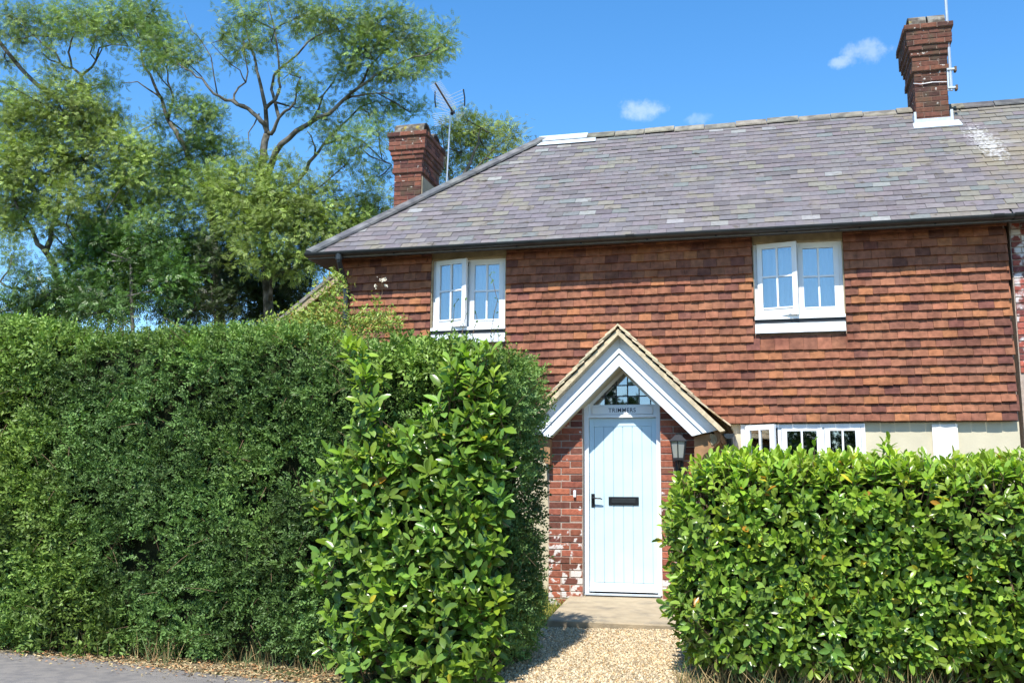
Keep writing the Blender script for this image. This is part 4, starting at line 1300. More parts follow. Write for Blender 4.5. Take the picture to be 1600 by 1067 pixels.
# ---- laurel shoots
def laurel(parent, P, D, light, seed, singles=300, leaf_len=.115, per=(5, 8)):
    """P shoot tips roots, D directions; leaves in a spiral round each shoot"""
    g = np.random.default_rng(seed)
    pos, X, NN, sc, cc, shp = [], [], [], [], [], []
    stem = MB()
    for i in range(len(P)):
        p = P[i]; d = D[i]; k = int(g.integers(per[0], per[1] + 1)); L = g.uniform(.08, .15)
        a0 = g.uniform(0, 6.28); e1 = unit(np.cross(d, np.array([.31, .52, .1]) + g.normal(0, .2, 3))); e2 = np.cross(d, e1)
        old = g.random(); tone = g.uniform(.68, 1.22) * np.array([g.uniform(.82, 1.08), 1.0, g.uniform(.7, 1.5)])
        stem.tube([p - d * .10, p + d * L], [.004, .0025], 4, False)
        for j in range(k):
            t = j / max(1, k - 1); a = a0 + j * 2.4
            r = e1 * math.cos(a) + e2 * math.sin(a)
            tilt = .35 + .75 * t                                   # lower leaves spread, tip leaves stand up
            x = r * (1.25 - .75 * t) + d * tilt + g.normal(0, .16, 3)
            nn = d * 1.0 - r * .35 * t + g.normal(0, .22, 3) + np.array([0, -.1, .25])
            pos.append(p + d * L * t); X.append(x); NN.append(nn)
            s = leaf_len * g.uniform(.68, 1.15) * (1.0 - .22 * t)
            sc.append(s); shp.append(int(g.integers(0, 3)))
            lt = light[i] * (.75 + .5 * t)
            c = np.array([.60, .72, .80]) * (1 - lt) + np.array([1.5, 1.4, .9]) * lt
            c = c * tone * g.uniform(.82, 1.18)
            q = g.random()
            if q < .007: c = np.array([3.6, 2.0, 1.2]) * g.uniform(.6, 1.1)
            elif q < .010: c = np.array([2.2, .75, .6])
            cc.append(c)
    pos, X, NN, sc, cc, shp = map(np.array, (pos, X, NN, sc, cc, shp))
    fr = rot_frames(X, NN)
    stem.build("stem", M['twig'], parent)["kind"] = "stuff"
    # the leaves that show largest are parts of their own
    rel = pos - np.array(CAM); z = rel @ np.array(fwd)
    face = np.abs(np.einsum('ij,ij->i', fr[:, :, 2], unit(rel)))
    front = -rel @ np.array(fwd) + 0.0
    pxu, pxv = rel @ np.array(rgt) / z * FOC, rel @ np.array(upv) / z * FOC
    score = (sc / z) ** 2 * face * np.where((np.abs(pxu) < 790) & (np.abs(pxv) < 520), 1, 0)
    # favour the outermost: nearest to the camera within small screen cells
    cell = (np.floor(pxu / 22).astype(int) * 1000 + np.floor(pxv / 22).astype(int))
    best = {}
    for i in np.argsort(z): best.setdefault(int(cell[i]), i)
    outer = np.array(list(best.values()))
    outer = outer[np.argsort(-score[outer])][:singles]
    chosen = np.zeros(len(pos), bool); chosen[outer] = True
    meshes = []
    for V, F in LT:
        me = fast_mesh("leaf", V, F, smooth=True); me.materials.append(M['laurel']); meshes.append(me)
    for i in outer:
        mw = Matrix(fr[i].tolist()).to_4x4() @ Matrix.Diagonal((sc[i], sc[i], sc[i], 1)); mw.translation = Vector(pos[i])
        place("leaf", meshes[shp[i]], parent, mw, tuple(cc[i]))
    parts = []
    for k in range(3):
        s_ = (~chosen) & (shp == k)
        parts.append(scatter(LT[k][0], LT[k][1], pos[s_], fr[s_], sc[s_], cc[s_]))
    o = leaf_mesh("foliage", parts, M['laurel'], parent, smooth=True); o.color = (1, 1, 1, 1)

# laurel grown into the end of the tall hedge
lb = empty("laurel_bush", (-3.1, -5.3, .25), "glossy broad leaved laurel bush growing through the end of the tall hedge", "bush")
poly = [(540, 556), (572, 548), (596, 590), (600, 640), (606, 690), (640, 690), (676, 650), (690, 600), (722, 574), (756, 552), (780, 548), (780, 620), (792, 700), (788, 800), (778, 880), (786, 960), (768, 1075), (525, 1075), (516, 1000), (518, 930), (488, 905), (510, 830), (482, 775), (522, 722), (556, 690), (572, 640), (556, 590)]
def inpoly(x, y, poly):
    c = np.zeros(len(x), bool); j = len(poly) - 1
    for i in range(len(poly)):
        xi, yi = poly[i]; xj, yj = poly[j]
        c ^= ((yi > y) != (yj > y)) & (x < (xj - xi) * (y - yi) / (yj - yi + 1e-9) + xi); j = i
    return c
PQ = []; DQ = []; LQ = []
while len(PQ) < 600:
    a, b = rng.uniform(455, 800), rng.uniform(530, 1080)
    if not inpoly(np.array([a]), np.array([b]), poly)[0]: continue
    if a < 560 and b > 650 and rng.random() < .35 + .3 * (560 - a) / 80: continue
    edge = min(1.0, .35 + .65 * min(abs(a - 470), abs(795 - a), abs(b - 540) + 20) / 90)
    Y = -5.12 - .30 * edge * rng.uniform(.1, 1.0)
    p = at(a, b, Y)
    if p.z < .2: continue
    PQ.append(p[:]); upb = .55 + .8 * max(0, (720 - b) / 200)
    DQ.append(unit(np.array([rng.normal(.1 * (a - 640) / 150, .4), -.75 + rng.normal(0, .2), upb + rng.normal(0, .25)])))
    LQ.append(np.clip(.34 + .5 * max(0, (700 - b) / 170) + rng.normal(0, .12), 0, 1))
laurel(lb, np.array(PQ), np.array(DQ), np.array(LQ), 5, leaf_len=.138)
stm = MB()
for (a, b) in ((560, 560), (590, 700), (640, 800), (700, 600), (755, 560), (740, 760), (560, 860), (690, 900)):
    top = at(a, b, -5.2); foot = Vector((-3.0 + rng.normal(0, .25), -5.0, .22))
    mid = foot.lerp(top, .5) + Vector((rng.normal(0, .08), .1, 0)); stm.tube([foot, mid, top], [.018, .012, .005], 6)
stm.build("branch", M['twig'], lb)

# low laurel hedge on the right
LHT = lambda u: 1.795 - .20 * np.exp(-np.clip(u, 0, 9) / .25) + .03 * np.sin(u * 2.1 + .5) + .02 * np.sin(u * 5.3)
low = Hedge((-.66, -5.0), (2.75, -5.07), 0.95, LHT, .44, .2, 9, bump=.05, batter=.10)
lh = empty("laurel_hedge", (2.2, -4.6, .3), "low bright green laurel hedge in front of the ground floor window", "hedge")
low.core("dark_filler_core", lh, .22, M['core'], .05)
n = 4000
P = low.sample(n, -.20, .02, None, power=1.2)
N = low.normal(P)
D = unit(N * .85 + np.array([0, -.1, .45]) + rng.normal(0, .38, (len(P), 3)))
u, v, w = low.local(P)
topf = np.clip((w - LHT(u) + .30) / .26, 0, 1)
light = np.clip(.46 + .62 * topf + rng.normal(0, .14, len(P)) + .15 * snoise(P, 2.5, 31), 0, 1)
D = np.where(topf[:, None] > .5, unit(D + np.array([0, 0, .8])), D)
low_extra = rng.uniform(0, 3.4, 90); Pe = low.world(low_extra, rng.uniform(0, .8, 90), LHT(low_extra) - .02 + np.abs(rng.normal(0, .03, 90)))
P = np.concatenate([P, Pe]); D = np.concatenate([D, unit(np.stack([rng.normal(0, .3, 90), rng.normal(-.1, .3, 90), np.ones(90)], 1))]); light = np.concatenate([light, np.full(90, .95)])
# a taller shoot above the window sill and sprigs at the gap
for (a, b, hh) in ((1376, 712, 1), (1388, 716, 1), (1265, 720, 1)):
    for k in range(hh):
        p = at(a + rng.normal(0, 5), b + k * 5, -4.8); P = np.concatenate([P, [p[:]]]); D = np.concatenate([D, [[.05, -.1, 1]]]); light = np.concatenate([light, [.8]])
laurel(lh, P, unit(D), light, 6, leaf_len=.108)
bt = MB()
for i in range(110):
    x0 = rng.uniform(.3, 3.4); f0 = low.world(np.array([x0]), np.array([rng.uniform(.2, .6)]), np.array([.28]))[0]
    t0 = f0 + np.array([rng.normal(0, .25), rng.normal(-.05, .1), rng.uniform(.5, 1.3)])
    md = (f0 + t0) / 2 + rng.normal(0, .06, 3); bt.tube([f0, md, t0], [.011, .008, .003], 5, False)
bt.build("branch", M['twig'], lh)["kind"] = "stuff"

# ------------------------------------------------------------------ ground cover
def blades(n, xr, yf, hgt, wid, colf, name, label, cat, material, lean=.5, z0=.0):
    x = rng.uniform(*xr, n); y = yf(x); z = gz(x, y) + z0
    P = np.stack([x, y, z], 1)
    D = unit(np.stack([rng.normal(0, lean, n), rng.normal(-.1, lean, n), np.ones(n)], 1))
    BV = np.array([[0, .5, 0], [0, -.5, 0], [.55, -.38, .05], [.55, .38, .05], [1, 0, .22]])
    BF = np.array([[0, 1, 2], [0, 2, 3], [3, 2, 4]])
    h = hgt * rng.uniform(.4, 1.25, n)
    sc = np.stack([h, np.full(n, wid) * rng.uniform(.7, 1.3, n), h], 1)
    o = leaf_mesh(name, [scatter(BV, BF, P, rot_frames(D, rng.normal(size=(n, 3))), sc, colf(n))], material, None)
    tag(o, label, cat)
    return o
gcol = lambda n: rng.uniform(.6, 1.4, (n, 1)) * np.where(rng.random((n, 1)) < .45, np.array([[3.0, 2.1, 1.9]]), np.array([[1.1, 1.15, .9]]))
blades(5200, (-3.2, -2.12), lambda x: rng.uniform(-4.1, -.1, len(x)), .15, .007, gcol, "grass", "patchy dry grass beside the doorstep", "grass", M['grass'])
dcol = lambda n: rng.uniform(.5, 1.25, (n, 1)) * np.where(rng.random((n, 1)) < .35, np.array([[.30, .52, .35]]), np.array([[.9, .8, .62]]))
blades(1500, (-8.4, -5.0), lambda x: edge_y(x) + np.abs(rng.normal(.34, .14, len(x))), .28, .006, dcol, "dry_grass", "tall bleached grass at the foot of the tall hedge", "grass", M['dry'], .28)
blades(500, (-4.6, -2.0), lambda x: edge_y(x) + np.abs(rng.normal(.36, .12, len(x))), .17, .006, dcol, "dead_grass", "short dead grass under the laurel bush", "grass", M['dry'], .4)
blades(700, (-.7, 1.2), lambda x: np.full(len(x), -4.95) + rng.normal(0, .08, len(x)), .22, .006, dcol, "withered_grass", "withered brown grass under the laurel hedge", "grass", M['dry'], .5)
# leaf litter along the lane edge
n = 9500
x = rng.uniform(-9, -1.6, n); y = edge_y(x) + np.where(rng.random(n) < .7, rng.uniform(-.06, .34, n), rng.normal(-.05, .16, n))
P = np.stack([x, y, np.maximum(gz(x, y), .17) + .008 + rng.uniform(0, .01, n)], 1)
X = unit(rng.normal(size=(n, 3)) * np.array([1, 1, .15])); NN = unit(np.array([0, 0, 1.]) + rng.normal(0, .3, (n, 3)))
c = rng.uniform(.5, 1.4, (n, 1)) * np.where(rng.random((n, 1)) < .3, np.array([[1.0, .62, .45]]), np.array([[1.0, .95, .85]]))
o = leaf_mesh("leaf_litter", [scatter(DIA_V, DIA_F, P, rot_frames(X, NN), rng.uniform(.012, .045, n), c)], M['dry'], None)
tag(o, "dry straw and fallen leaves along the lane edge", "leaf litter")
sx = rng.uniform(-9, -1.6, 160)
sm = MB()
for x in sx:
    y = float(edge_y(x)) + rng.normal(.0, .12); z = max(gzf(x, y), .17) + .012; a = rng.uniform(0, 6.28); L = rng.uniform(.05, .22)
    sm.tube([(x, y, z), (x + L * .5 * math.cos(a), y + L * .5 * math.sin(a), z + .012), (x + L * math.cos(a), y + L * math.sin(a), z)], .002, 4, False)
o = sm.build("straw", M['dry'], None); tag(o, "thin straw stalks scattered by the lane edge", "straw", kind="stuff")

# ------------------------------------------------------------------ trees behind the cottage
# compound ash leaf: paired leaflets along a midrib, unit length along +x
def compound():
    V = []; F = []
    for k in range(3):
        t = .30 + .24 * k
        for s in (-1, 1):
            L, w = .40 - .03 * abs(k - 1), .078
            ax = np.array([.62, s * .78, -.10]); sd = np.array([.78, -s * .62, 0.])
            o = np.array([t, 0, 0.]); b = len(V)
            V += [o, o + ax * L * .5 + sd * w, o + ax * L + np.array([0, 0, -.05]), o + ax * L * .5 - sd * w]
            F += [[b, b + 2, b + 1], [b, b + 3, b + 2]] if s < 0 else [[b, b + 1, b + 2], [b, b + 2, b + 3]]
    b = len(V); o = np.array([.95, 0, 0.])
    V += [o, o + np.array([.18, .065, 0]), o + np.array([.36, 0, -.06]), o + np.array([.18, -.065, 0])]
    F += [[b, b + 2, b + 1], [b, b + 3, b + 2]]
    return np.array(V), np.array(F)
CV, CF = compound()

class Tree:
    def __init__(s, name, label, cat="tree", Y=9.5, leafmat='ash', group=None):
        s.Y = Y; s.limbs = []; s.pts = []; s.mb = MB(); s.name = name; s.root = None; s.label = label; s.cat = cat; s.leafmat = leafmat; s.group = group
    def limb(s, pix, r0_, r1_, dy0=0.0, dy1=0.0):
        """polyline of photograph pixels lifted to the tree's own depth, radii in metres"""
        n = len(pix); P = [at(px, py, s.Y + dy0 + (dy1 - dy0) * i / max(1, n - 1) + rng.normal(0, .05)) for i, (px, py) in enumerate(pix)]
        # smooth by one midpoint pass
        Q = []; Rr = []
        for i in range(n):
            t = i / max(1, n - 1)
            Q.append(P[i]); Rr.append(r0_ + (r1_ - r0_) * t ** .8)
            if i < n - 1:
                mdp = (P[i] + P[i + 1]) / 2 + Vector(rng.normal(0, .025, 3)); Q.append(mdp); tt = (i + .5) / max(1, n - 1); Rr.append(r0_ + (r1_ - r0_) * tt ** .8)
        s.mb.tube(Q, Rr, 7)
        for q, r in zip(Q, Rr): s.pts.append((q, r))
    def clumps(s, lst, dens=1.0, tone=(1, 1, 1), dy=0.0, size=.155):
        """lst: (px, py, rx, ry[, depth offset]) foliage masses in photograph pixels, given real depth"""
        pos, X, NN, sc, cc = [], [], [], [], []
        arr = np.array([p[:] for p, r in s.pts])
        for c in lst:
            px, py, rx, ry = c[:4]; d0 = (c[4] if len(c) > 4 else rng.normal(0, .7)) + dy
            ctr = at(px, py, s.Y + d0); ppm = FOC / (ctr - CAM).dot(fwd)
            ax, az = rx / ppm, ry / ppm; ay = .8 * (ax + az) / 2
            vol = 4.2 * ax * az * (1 + .2 * ay)
            nt = max(10, int(vol * 148 * dens))
            # a branch from the nearest limb into the clump
            j = np.argmin(((arr - np.array(ctr)) ** 2).sum(1) + np.where(arr[:, 2] > ctr.z + .2, 3.0, 0))
            b0, br = s.pts[j]
            mdp = b0.lerp(ctr, .55) + Vector((rng.normal(0, .1), rng.normal(0, .1), -.08))
            hub = ctr + Vector((0, 0, -az * .35))
            s.mb.tube([b0, mdp, hub], [min(br, .035) * .9, .018, .011], 5, False)
            v = rng.normal(size=(nt, 3)); rad = np.linalg.norm(v, axis=1, keepdims=True); vn = v / rad
            lump = 1 + .35 * np.sin(6.3 * vn[:, :1] + px) * np.cos(5.7 * vn[:, 2:] + py)
            tip = np.array(ctr) + vn * (.30 + .42 * rad ** .9) * lump * np.array([ax, ay, az]) * .95
            for q in np.nonzero(rng.random(nt) < .10)[0]:
                tv = Vector(tip[q]); mm = hub.lerp(tv, .5) + Vector(rng.normal(0, .05, 3)); s.mb.tube([hub, mm, tv], [.009, .006, .003], 3, False)
            K = 7
            tw_d = unit(vn + np.array([0, -.1, .25]) + rng.normal(0, .3, (nt, 3)))
            e = unit(np.cross(tw_d, np.array([.3, .5, .8]))); e2 = np.cross(tw_d, e)
            tn = rng.uniform(.5, 1.2, (nt, 1)) * np.where(rng.random((nt, 1)) > .2, 1.0, 1.5) * rng.uniform(.85, 1.15)
            for m_ in range(K):
                a = m_ * 2.4 + np.arange(nt)[:, None] * 1.7
                pos.append(tip + tw_d * (.06 * m_ - .16) + rng.normal(0, .04, (nt, 3)))
                X.append(e * np.cos(a) + e2 * np.sin(a) + tw_d * .8 + np.array([0, 0, -.25]))
                NN.append(np.array([0, -.25, 1.0]) + vn * .5 + rng.normal(0, .45, (nt, 3)))
                sc.append(size * rng.uniform(.7, 1.2, nt)); cc.append(np.array(tone) * tn * rng.uniform(.8, 1.2, (nt, 1)))
        pos, X, NN, sc, cc = (np.concatenate(q_) for q_ in (pos, X, NN, sc, cc))
        s.leaf_sets = getattr(s, 'leaf_sets', []) + [(pos, X, NN, sc, cc)]
    def finish(s, base_px):
        base = at(*base_px, s.Y); base.z = .4
        s.root = empty(s.name, base, s.label, s.cat, s.group)
        s.mb.build("trunk", M['bark'], s.root, smooth=True)
        parts = [scatter(CV, CF, p, rot_frames(X, NN), sc, cc) for p, X, NN, sc, cc in s.leaf_sets]
        leaf_mesh("crown", parts, M[s.leafmat], s.root)

G = "ash trees behind the cottage"
# --- central ash, forked trunk against the sky
A = Tree("ash_tree", "spreading ash with forked bare trunk just behind the hip chimney", Y=9.0, group=G)
A.limb([(424, 800), (421, 520), (416, 420), (410, 330), (407, 265), (412, 233), (417, 210)], .14, .085)
A.limb([(417, 212), (413, 194), (404, 184), (389, 171), (371, 164), (352, 157), (334, 147), (316, 123), (300, 113), (278, 100)], .075, .015, 0, -.4)
A.limb([(389, 171), (366, 157), (366, 148), (384, 129), (385, 100), (380, 62)], .04, .012, -.1, .2)
A.limb([(417, 210), (415, 168), (408, 136), (401, 110), (397, 87), (384, 45), (376, 10)], .065, .014, 0, .5)
A.limb([(415, 170), (431, 155), (438, 136), (436, 115), (435, 92), (429, 47), (418, 3)], .05, .014, 0, -.3)
A.limb([(419, 208), (428, 204), (436, 184), (452, 171), (463, 147), (470, 120)], .06, .015, 0, -.5)
A.limb([(436, 184), (430, 160), (424, 140), (428, 118), (450, 98), (481, 66), (510, 50), (541, 45), (570, 30)], .05, .012, 0, .4)
A.limb([(414, 300), (426, 252), (439, 226), (463, 205), (484, 193), (515, 178), (536, 157), (562, 136), (589, 115), (628, 97), (667, 87)], .095, .014, 0, -.8)
A.limb([(536, 157), (560, 150), (590, 146), (615, 148)], .035, .01, -.4, -.6)
A.limb([(562, 136), (575, 108), (600, 80), (640, 55)], .035, .01, -.5, -.2)
A.limb([(484, 193), (498, 170), (520, 130), (535, 100)], .035, .01, -.3, .2)
A.limb([(418, 360), (428, 338), (444, 303), (462, 286), (478, 268), (492, 244), (505, 226), (531, 199), (562, 168), (590, 158)], .085, .014, .1, .6)
A.limb([(505, 226), (547, 213), (583, 236), (612, 258)], .035, .010, .3, .4)
A.limb([(492, 244), (489, 222), (480, 205)], .03, .01, .3, .1)
A.limb([(340, 150), (330, 90), (318, 70), (300, 50), (288, 20)], .018, .006, -.3, -.5)
A.limb([(384, 129), (375, 110), (350, 90), (330, 68)], .02, .006, -.1, -.3)
A.limb([(422, 470), (430, 400), (428, 360), (440, 335), (462, 320)], .05, .012, -.5, -.9)
A.limb([(405, 178), (388, 208), (389, 222)], .022, .008, 0, -.1)
A.clumps([(380, 70, 34, 24), (350, 50, 14, 9), (385, 18, 38, 20), (452, 112, 18, 12), (462, 22, 36, 24), (520, 25, 46, 22), (575, 82, 46, 30), (540, 108, 28, 22),
          (622, 52, 46, 30), (662, 82, 36, 26), (693, 62, 20, 22), (604, 116, 34, 16), (640, 112, 34, 14), (492, 45, 24, 18), (590, 30, 40, 24), (560, 55, 30, 18), (425, 60, 18, 16)], .62, (1.05, 1.05, .95))
A.clumps([(610, 160, 26, 13), (570, 152, 22, 16), (640, 172, 30, 12), (492, 150, 20, 20), (520, 205, 26, 20), (562, 222, 32, 22), (592, 205, 22, 14), (540, 252, 28, 18), (592, 272, 20, 16), (578, 180, 22, 14), (470, 165, 14, 14), (505, 180, 16, 14)], .6, (.92, 1.0, .95))
A.clumps([(470, 345, 40, 30, -1.1), (545, 380, 34, 22, -.8), (520, 395, 34, 20, -.8), (460, 410, 40, 22, -.9), (570, 300, 24, 16), (375, 340, 40, 26, -.9), (420, 320, 36, 22, -1.1), (385, 300, 52, 30, -.8), (440, 296, 34, 28, -1.0), (350, 282, 32, 20, -.6), (432, 350, 52, 34, -1.2), (502, 312, 38, 32, -.9), (520, 352, 36, 28, -1.0), (562, 335, 28, 22, -.7), (482, 385, 40, 24, -1.0), (400, 395, 36, 26, -1.2), (600, 322, 18, 18, -.3), (455, 262, 16, 12), (398, 262, 30, 16, -.5)], .85, (1.2, 1.12, .95))
A.finish((424, 800))

# --- ash left of it
B = Tree("ash_tree", "tall ash with twin dark stems, second trunk from the cottage", Y=10.5, group=G)
B.limb([(352, 800), (345, 500), (332, 340), (318, 290), (300, 258), (290, 230), (275, 205), (262, 187), (253, 155), (240, 130), (225, 105), (220, 78), (210, 40)], .13, .016)
B.limb([(330, 335), (325, 300), (326, 265), (317, 235), (300, 228)], .07, .03)
B.limb([(262, 187), (268, 165), (270, 148), (262, 128), (260, 105), (272, 75)], .05, .012, 0, -.4)
B.limb([(290, 232), (262, 245), (235, 232), (215, 210)], .04, .012, 0, .4)
B.limb([(253, 155), (232, 140), (215, 128), (190, 130)], .03, .01, 0, .2)
B.limb([(290, 225), (310, 205), (325, 190), (335, 175)], .03, .01)
B.limb([(272, 110), (290, 105), (310, 118), (340, 146)], .012, .005)
B.clumps([(215, 40, 32, 26), (262, 72, 42, 30), (292, 92, 26, 18), (240, 100, 18, 14), (312, 182, 34, 26), (280, 165, 24, 18), (332, 172, 16, 14), (242, 190, 18, 14), (302, 242, 40, 20), (352, 238, 36, 20), (262, 225, 22, 16), (245, 60, 26, 22), (230, 20, 34, 18), (330, 212, 22, 16)], .62, (.98, 1.02, .95))
B.clumps([(235, 260, 26, 20), (270, 265, 26, 18), (300, 300, 30, 22), (250, 290, 30, 20), (215, 235, 24, 18), (330, 275, 26, 18), (310, 215, 22, 16), (200, 290, 26, 20), (350, 310, 26, 20), (330, 335, 34, 32, -.7), (285, 290, 30, 20), (262, 325, 34, 24), (372, 352, 30, 22, -.4), (300, 372, 30, 22, .6)], .7, (.95, 1.0, .95))
B.finish((352, 800))

# --- ash at the left edge
Ct = Tree("ash_tree", "broad leafy ash at the lane end of the hedge", Y=8.0, group=G)
Ct.limb([(110, 800), (104, 500), (84, 415), (71, 393), (58, 381), (49, 357), (32, 333), (20, 300), (8, 270)], .11, .022, 0, -.4)
Ct.limb([(71, 393), (80, 372), (85, 345), (90, 320), (93, 296), (100, 262), (118, 230), (120, 190)], .08, .03, 0, .3)
Ct.limb([(120, 190), (122, 150), (128, 118), (112, 106), (107, 82), (112, 62), (122, 40), (118, 12)], .05, .012, .3, .3)
Ct.limb([(112, 108), (95, 100), (85, 80), (65, 67), (40, 45), (10, 25)], .035, .01, .3, -.2)
Ct.limb([(128, 118), (150, 95), (155, 75), (175, 70), (200, 72)], .035, .01, .3, .6)
Ct.limb([(150, 95), (162, 60), (170, 30)], .02, .008, .4, .7)
Ct.limb([(-40, 20), (10, 80), (32, 107), (57, 132), (120, 172), (175, 205), (192, 222)], .05, .06, .4, .6)
Ct.limb([(84, 415), (105, 390), (125, 392), (140, 420), (150, 450)], .02, .006, -.3, -.5)
Ct.limb([(-30, 470), (0, 440), (22, 452), (40, 480)], .03, .02)
Ct.clumps([(38, 28, 48, 26), (118, 28, 44, 28), (172, 24, 40, 28), (20, 58, 26, 14), (88, 52, 30, 18), (150, 55, 26, 16), (85, 116, 20, 16), (12, 92, 14, 14), (170, 125, 22, 14), (18, 132, 18, 12), (65, 78, 18, 10), (190, 48, 20, 16)], .6, (1.0, 1.0, .92))
Ct.clumps([(100, 168, 60, 36, -.6), (38, 205, 50, 42, -.4), (160, 190, 34, 28), (58, 262, 58, 42, -.6), (130, 240, 52, 42, -.3), (190, 225, 26, 24), (205, 262, 34, 26), (28, 312, 38, 34), (112, 310, 34, 26), (165, 300, 34, 24), (215, 312, 32, 22, .4), (15, 170, 26, 22), (128, 150, 24, 20), (20, 355, 24, 16), (8, 260, 24, 30), (120, 355, 26, 16)], .9, (1.22, 1.12, .95))
Ct.clumps([(20, 395, 22, 14), (105, 400, 22, 14), (40, 425, 20, 12), (150, 345, 32, 18), (10, 335, 24, 18), (190, 345, 34, 20), (75, 350, 24, 16), (235, 345, 30, 18), (60, 320, 24, 18)], .8, (.95, 1.0, .95))
Ct.finish((110, 800))

# --- ash whose top shows between chimney and hip
E_ = Tree("ash_tree", "ash top showing between the brick stack and the hip line", Y=10.0, group=G)
E_.limb([(720, 800), (715, 420), (712, 320), (722, 280), (735, 255), (748, 225), (752, 200)], .11, .015)
E_.limb([(716, 300), (745, 262), (770, 235), (800, 205)], .04, .010)
E_.limb([(712, 320), (700, 270), (694, 230), (690, 195)], .04, .010)
E_.clumps([(706, 198, 26, 16), (742, 205, 28, 20), (722, 232, 30, 20), (775, 205, 24, 15), (805, 212, 18, 12), (760, 230, 24, 14), (738, 258, 22, 14), (786, 232, 16, 10), (694, 262, 16, 14), (730, 184, 16, 10), (812, 232, 9, 6), (705, 285, 14, 10), (772, 262, 9, 6)], .7, (1.15, 1.02, .85))
E_.finish((720, 800))

# --- dark evergreen bushes under the trees, one darkened for canopy shade
def bush(name, label, lst, Y, tone, base_px, dens=1.6, leafmat='ivy', size=.15):
    t = Tree(name, label, "bush", Y=Y, leafmat=leafmat)
    t.limb([base_px, ((base_px[0] + lst[0][0]) / 2, 520), (lst[0][0], lst[0][1])], .07, .03)
    t.clumps(lst, dens, tone, size=size)
    t.finish(base_px)
bush("evergreen_bush", "rounded mid green bush under the ash trees above the hedge", [(205, 408, 56, 44), (160, 380, 40, 30), (240, 385, 36, 24), (180, 455, 60, 34), (265, 440, 36, 34), (120, 452, 36, 26), (120, 405, 22, 18)], 7.0, (1.25, 1.6, 1.0), (210, 800), 1.0, size=.18)
bush("evergreen_bush", "ivy clad thicket coloured dark as shade left of the hip", [(330, 440, 50, 46), (300, 400, 34, 34), (375, 470, 44, 36), (420, 440, 40, 40), (460, 480, 40, 28), (350, 395, 32, 28), (470, 430, 26, 22), (280, 480, 40, 26)], 10.5, (.75, .8, .8), (350, 820), 1.0, size=.18)  # dark leaf tone stands in for shade under the crowns
bush("evergreen_bush", "dull green thicket low at the lane end behind the hedge", [(70, 455, 46, 24), (30, 482, 36, 18), (95, 485, 40, 20), (150, 482, 40, 20)], 6.0, (1.1, 1.35, 1.0), (80, 800), .9, size=.18)
bush("evergreen_bush", "dark ivy knot on a stem beside the hip chimney", [(562, 345, 22, 18), (552, 372, 16, 14), (575, 320, 10, 12)], 8.8, (.6, .7, .7), (560, 800), 1.0)

# --- wild shrub in front of the downpipe, above the tall hedge
ws = Tree("wild_shrub", "loose pale shrub with a cream flower head before the downpipe", "shrub", Y=-2.6, leafmat='hedge')
for pix in ([(470, 640), (478, 560), (500, 480), (515, 430)], [(500, 640), (515, 540), (524, 470), (530, 425)], [(560, 640), (575, 540), (590, 480), (596, 440)], [(540, 640), (545, 560), (560, 500), (552, 470)], [(440, 640), (455, 560), (478, 505), (482, 470)], [(620, 640), (616, 560), (604, 500), (600, 470)], [(470, 650), (455, 580), (440, 530), (420, 505)]):
    ws.limb(pix, .007, .0025)
pos, X, NN, sc, cc = [], [], [], [], []
for (px, py, rx, ry, k) in ((515, 470, 26, 40, 260), (500, 500, 40, 26, 380), (560, 505, 40, 20, 260), (590, 500, 26, 18, 160), (470, 505, 40, 22, 340), (530, 440, 10, 14, 40), (430, 512, 30, 16, 200), (612, 505, 20, 20, 110), (590, 470, 10, 10, 14), (520, 425, 8, 8, 16)):
    for i in range(k):
        p = at(px + rng.normal(0, rx * .5), py + rng.normal(0, ry * .5), -2.6 + rng.normal(0, .22)); d = unit(rng.normal(size=3) + np.array([0, -.3, .3]))
        for m_ in range(3):
            pos.append(np.array(p) + rng.normal(0, .015, 3)); X.append(d + rng.normal(0, .7, 3)); NN.append(np.array([0, -.4, 1]) + rng.normal(0, .5, 3)); sc.append(.045 * rng.uniform(.6, 1.3))
            cc.append(np.array([2.1, 1.75, 1.3]) * rng.uniform(.6, 1.15) if rng.random() < .8 else np.array([2.4, 1.3, .9]) * rng.uniform(.6, 1))
ws.leaf_sets = [(np.array(pos), np.array(X), np.array(NN), np.array(sc), np.array(cc))]
base = at(540, 640, -2.6); base.z = .45
root = empty("wild_shrub", base, ws.label, "shrub")
for px in (470, 540, 600): ws.mb.tube([at(px, 645, -2.6), (at(px, 645, -2.6).x * .5 + base.x * .5, -2.6, 1.2), (base.x, -2.6, .42)], [.008, .012, .016], 5)
ws.mb.build("stem", M['twig'], root)
leaf_mesh("crown", [scatter(DIA_V, DIA_F, np.array(pos), rot_frames(np.array(X), np.array(NN)), np.array(sc), np.array(cc))], M['hedge'], root)
fp, fx, fn, fs_ = [], [], [], []
for (px, py, k, r) in ((599, 437, 60, 5.0), (586, 447, 16, 3.0), (603, 446, 12, 2.5)):
    for i in range(k):
        fp.append(np.array(at(px + rng.normal(0, r * .5), py + rng.normal(0, r * .4), -2.6 + rng.normal(0, .02)))); fx.append(rng.normal(size=3)); fn.append(np.array([0, -1, .6]) + rng.normal(0, .4, 3)); fs_.append(.016)
leaf_mesh("flower", [scatter(DIA_V * np.array([1, 1.6, 1]), DIA_F, np.array(fp), rot_frames(np.array(fx), np.array(fn)), np.array(fs_), np.ones((len(fp), 3)))], M['petal'], root)

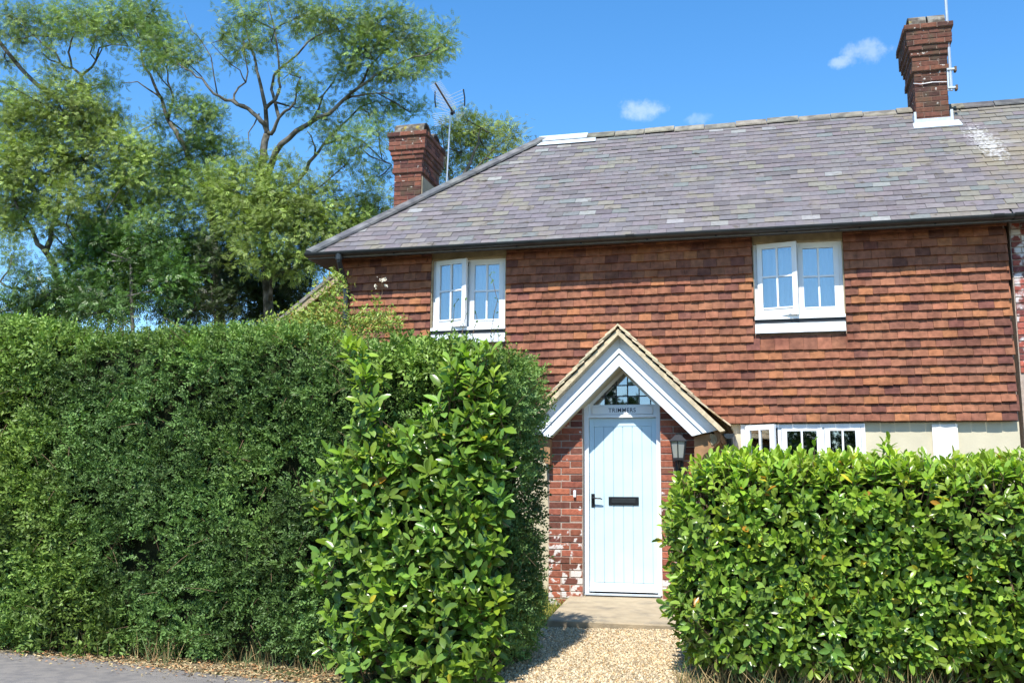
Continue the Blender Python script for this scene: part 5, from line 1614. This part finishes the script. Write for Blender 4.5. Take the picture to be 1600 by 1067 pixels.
# --- thin wild stems standing in front of the left window
for (label, stems) in (("thin dark stemmed weed standing before the right light of the hedge side window", [[(770, 560), (772, 490), (770, 440), (768, 425)], [(745, 560), (742, 510), (744, 490)]]),
                       ("spindly dock stalk standing before the left light of the hedge side window", [[(700, 560), (706, 520), (710, 478), (716, 468)], [(716, 560), (724, 510), (727, 470)]])):
    tr = Tree("wild_weed", label, "weed", Y=-3.9, leafmat='hedge')
    for pix in stems: tr.limb(pix, .004, .0018)
    pos, X, NN, sc, cc = [], [], [], [], []
    for q, r in tr.pts:
        for m_ in range(3):
            pos.append(np.array(q) + rng.normal(0, .006, 3)); X.append(rng.normal(size=3) + np.array([0, -.2, .5])); NN.append(np.array([0, -.6, .7]) + rng.normal(0, .4, 3)); sc.append(.035 * rng.uniform(.5, 1.2)); cc.append(np.array([.9, 1.0, .8]) * rng.uniform(.5, 1.1))
    tr.leaf_sets = [(np.array(pos), np.array(X), np.array(NN), np.array(sc), np.array(cc))]
    b = at(*stems[0][0], -3.9); tr.mb.tube([b, Vector((b.x, -3.9, .45))], [.004, .006], 4)
    b.z = .45; root = empty("wild_weed", b, label, "weed")
    tr.mb.build("stem", M['twig'], root)
    leaf_mesh("leaves", [scatter(DIA_V, DIA_F, np.array(pos), rot_frames(np.array(X), np.array(NN)), np.array(sc), np.array(cc))], M['hedge'], root)

# ------------------------------------------------------------------ trees on the far side of the lane (they show in the glass)
def opposite_tree(x, y, h, seed, label):
    g = np.random.default_rng(seed)
    root = empty("lane_tree", (x, y, .3), label, "tree", "trees on the far side of the lane")
    mb = MB(); mb.tube([(x, y, .1), (x + .1, y, h * .3), (x - .1, y + .1, h * .62)], [.3, .24, .1], 8)
    pos = []; col = []
    for k in range(26):
        v = g.normal(size=3); v /= np.linalg.norm(v)
        c = np.array([x, y, h * .58]) + v * g.uniform(.3, 1) ** .5 * np.array([3.4, 3.0, h * .3]); r = g.uniform(.8, 1.2)
        mb.tube([(x, y, h * .4), tuple(c)], [.07, .02], 5, False)
        q = g.normal(size=(420, 3)); q /= np.linalg.norm(q, axis=1, keepdims=True)
        pos.append(c + q * (g.uniform(.3, 1, (420, 1)) ** .5) * r); col.append(np.full((420, 3), g.uniform(.6, 1.2)))
    pos = np.concatenate(pos); col = np.concatenate(col); n = len(pos)
    mb.build("trunk", M['bark'], root, smooth=True)
    leaf_mesh("crown", [scatter(DIA_V, DIA_F, pos, rot_frames(g.normal(size=(n, 3)), g.normal(size=(n, 3)) + np.array([0, 0, .8])), g.uniform(.22, .4, n), col)], M['ivy'], root)
for i, (x, y, h, lab) in enumerate(((-13, -27, 6.2, "tallest round tree across the lane from the tall hedge"), (-5, -26, 5.7, "round tree across the lane that shows in the gable glass"), (3, -27, 5.9, "broad tree across the lane from the laurel hedge"))):
    opposite_tree(x, y, h, 100 + i, lab)
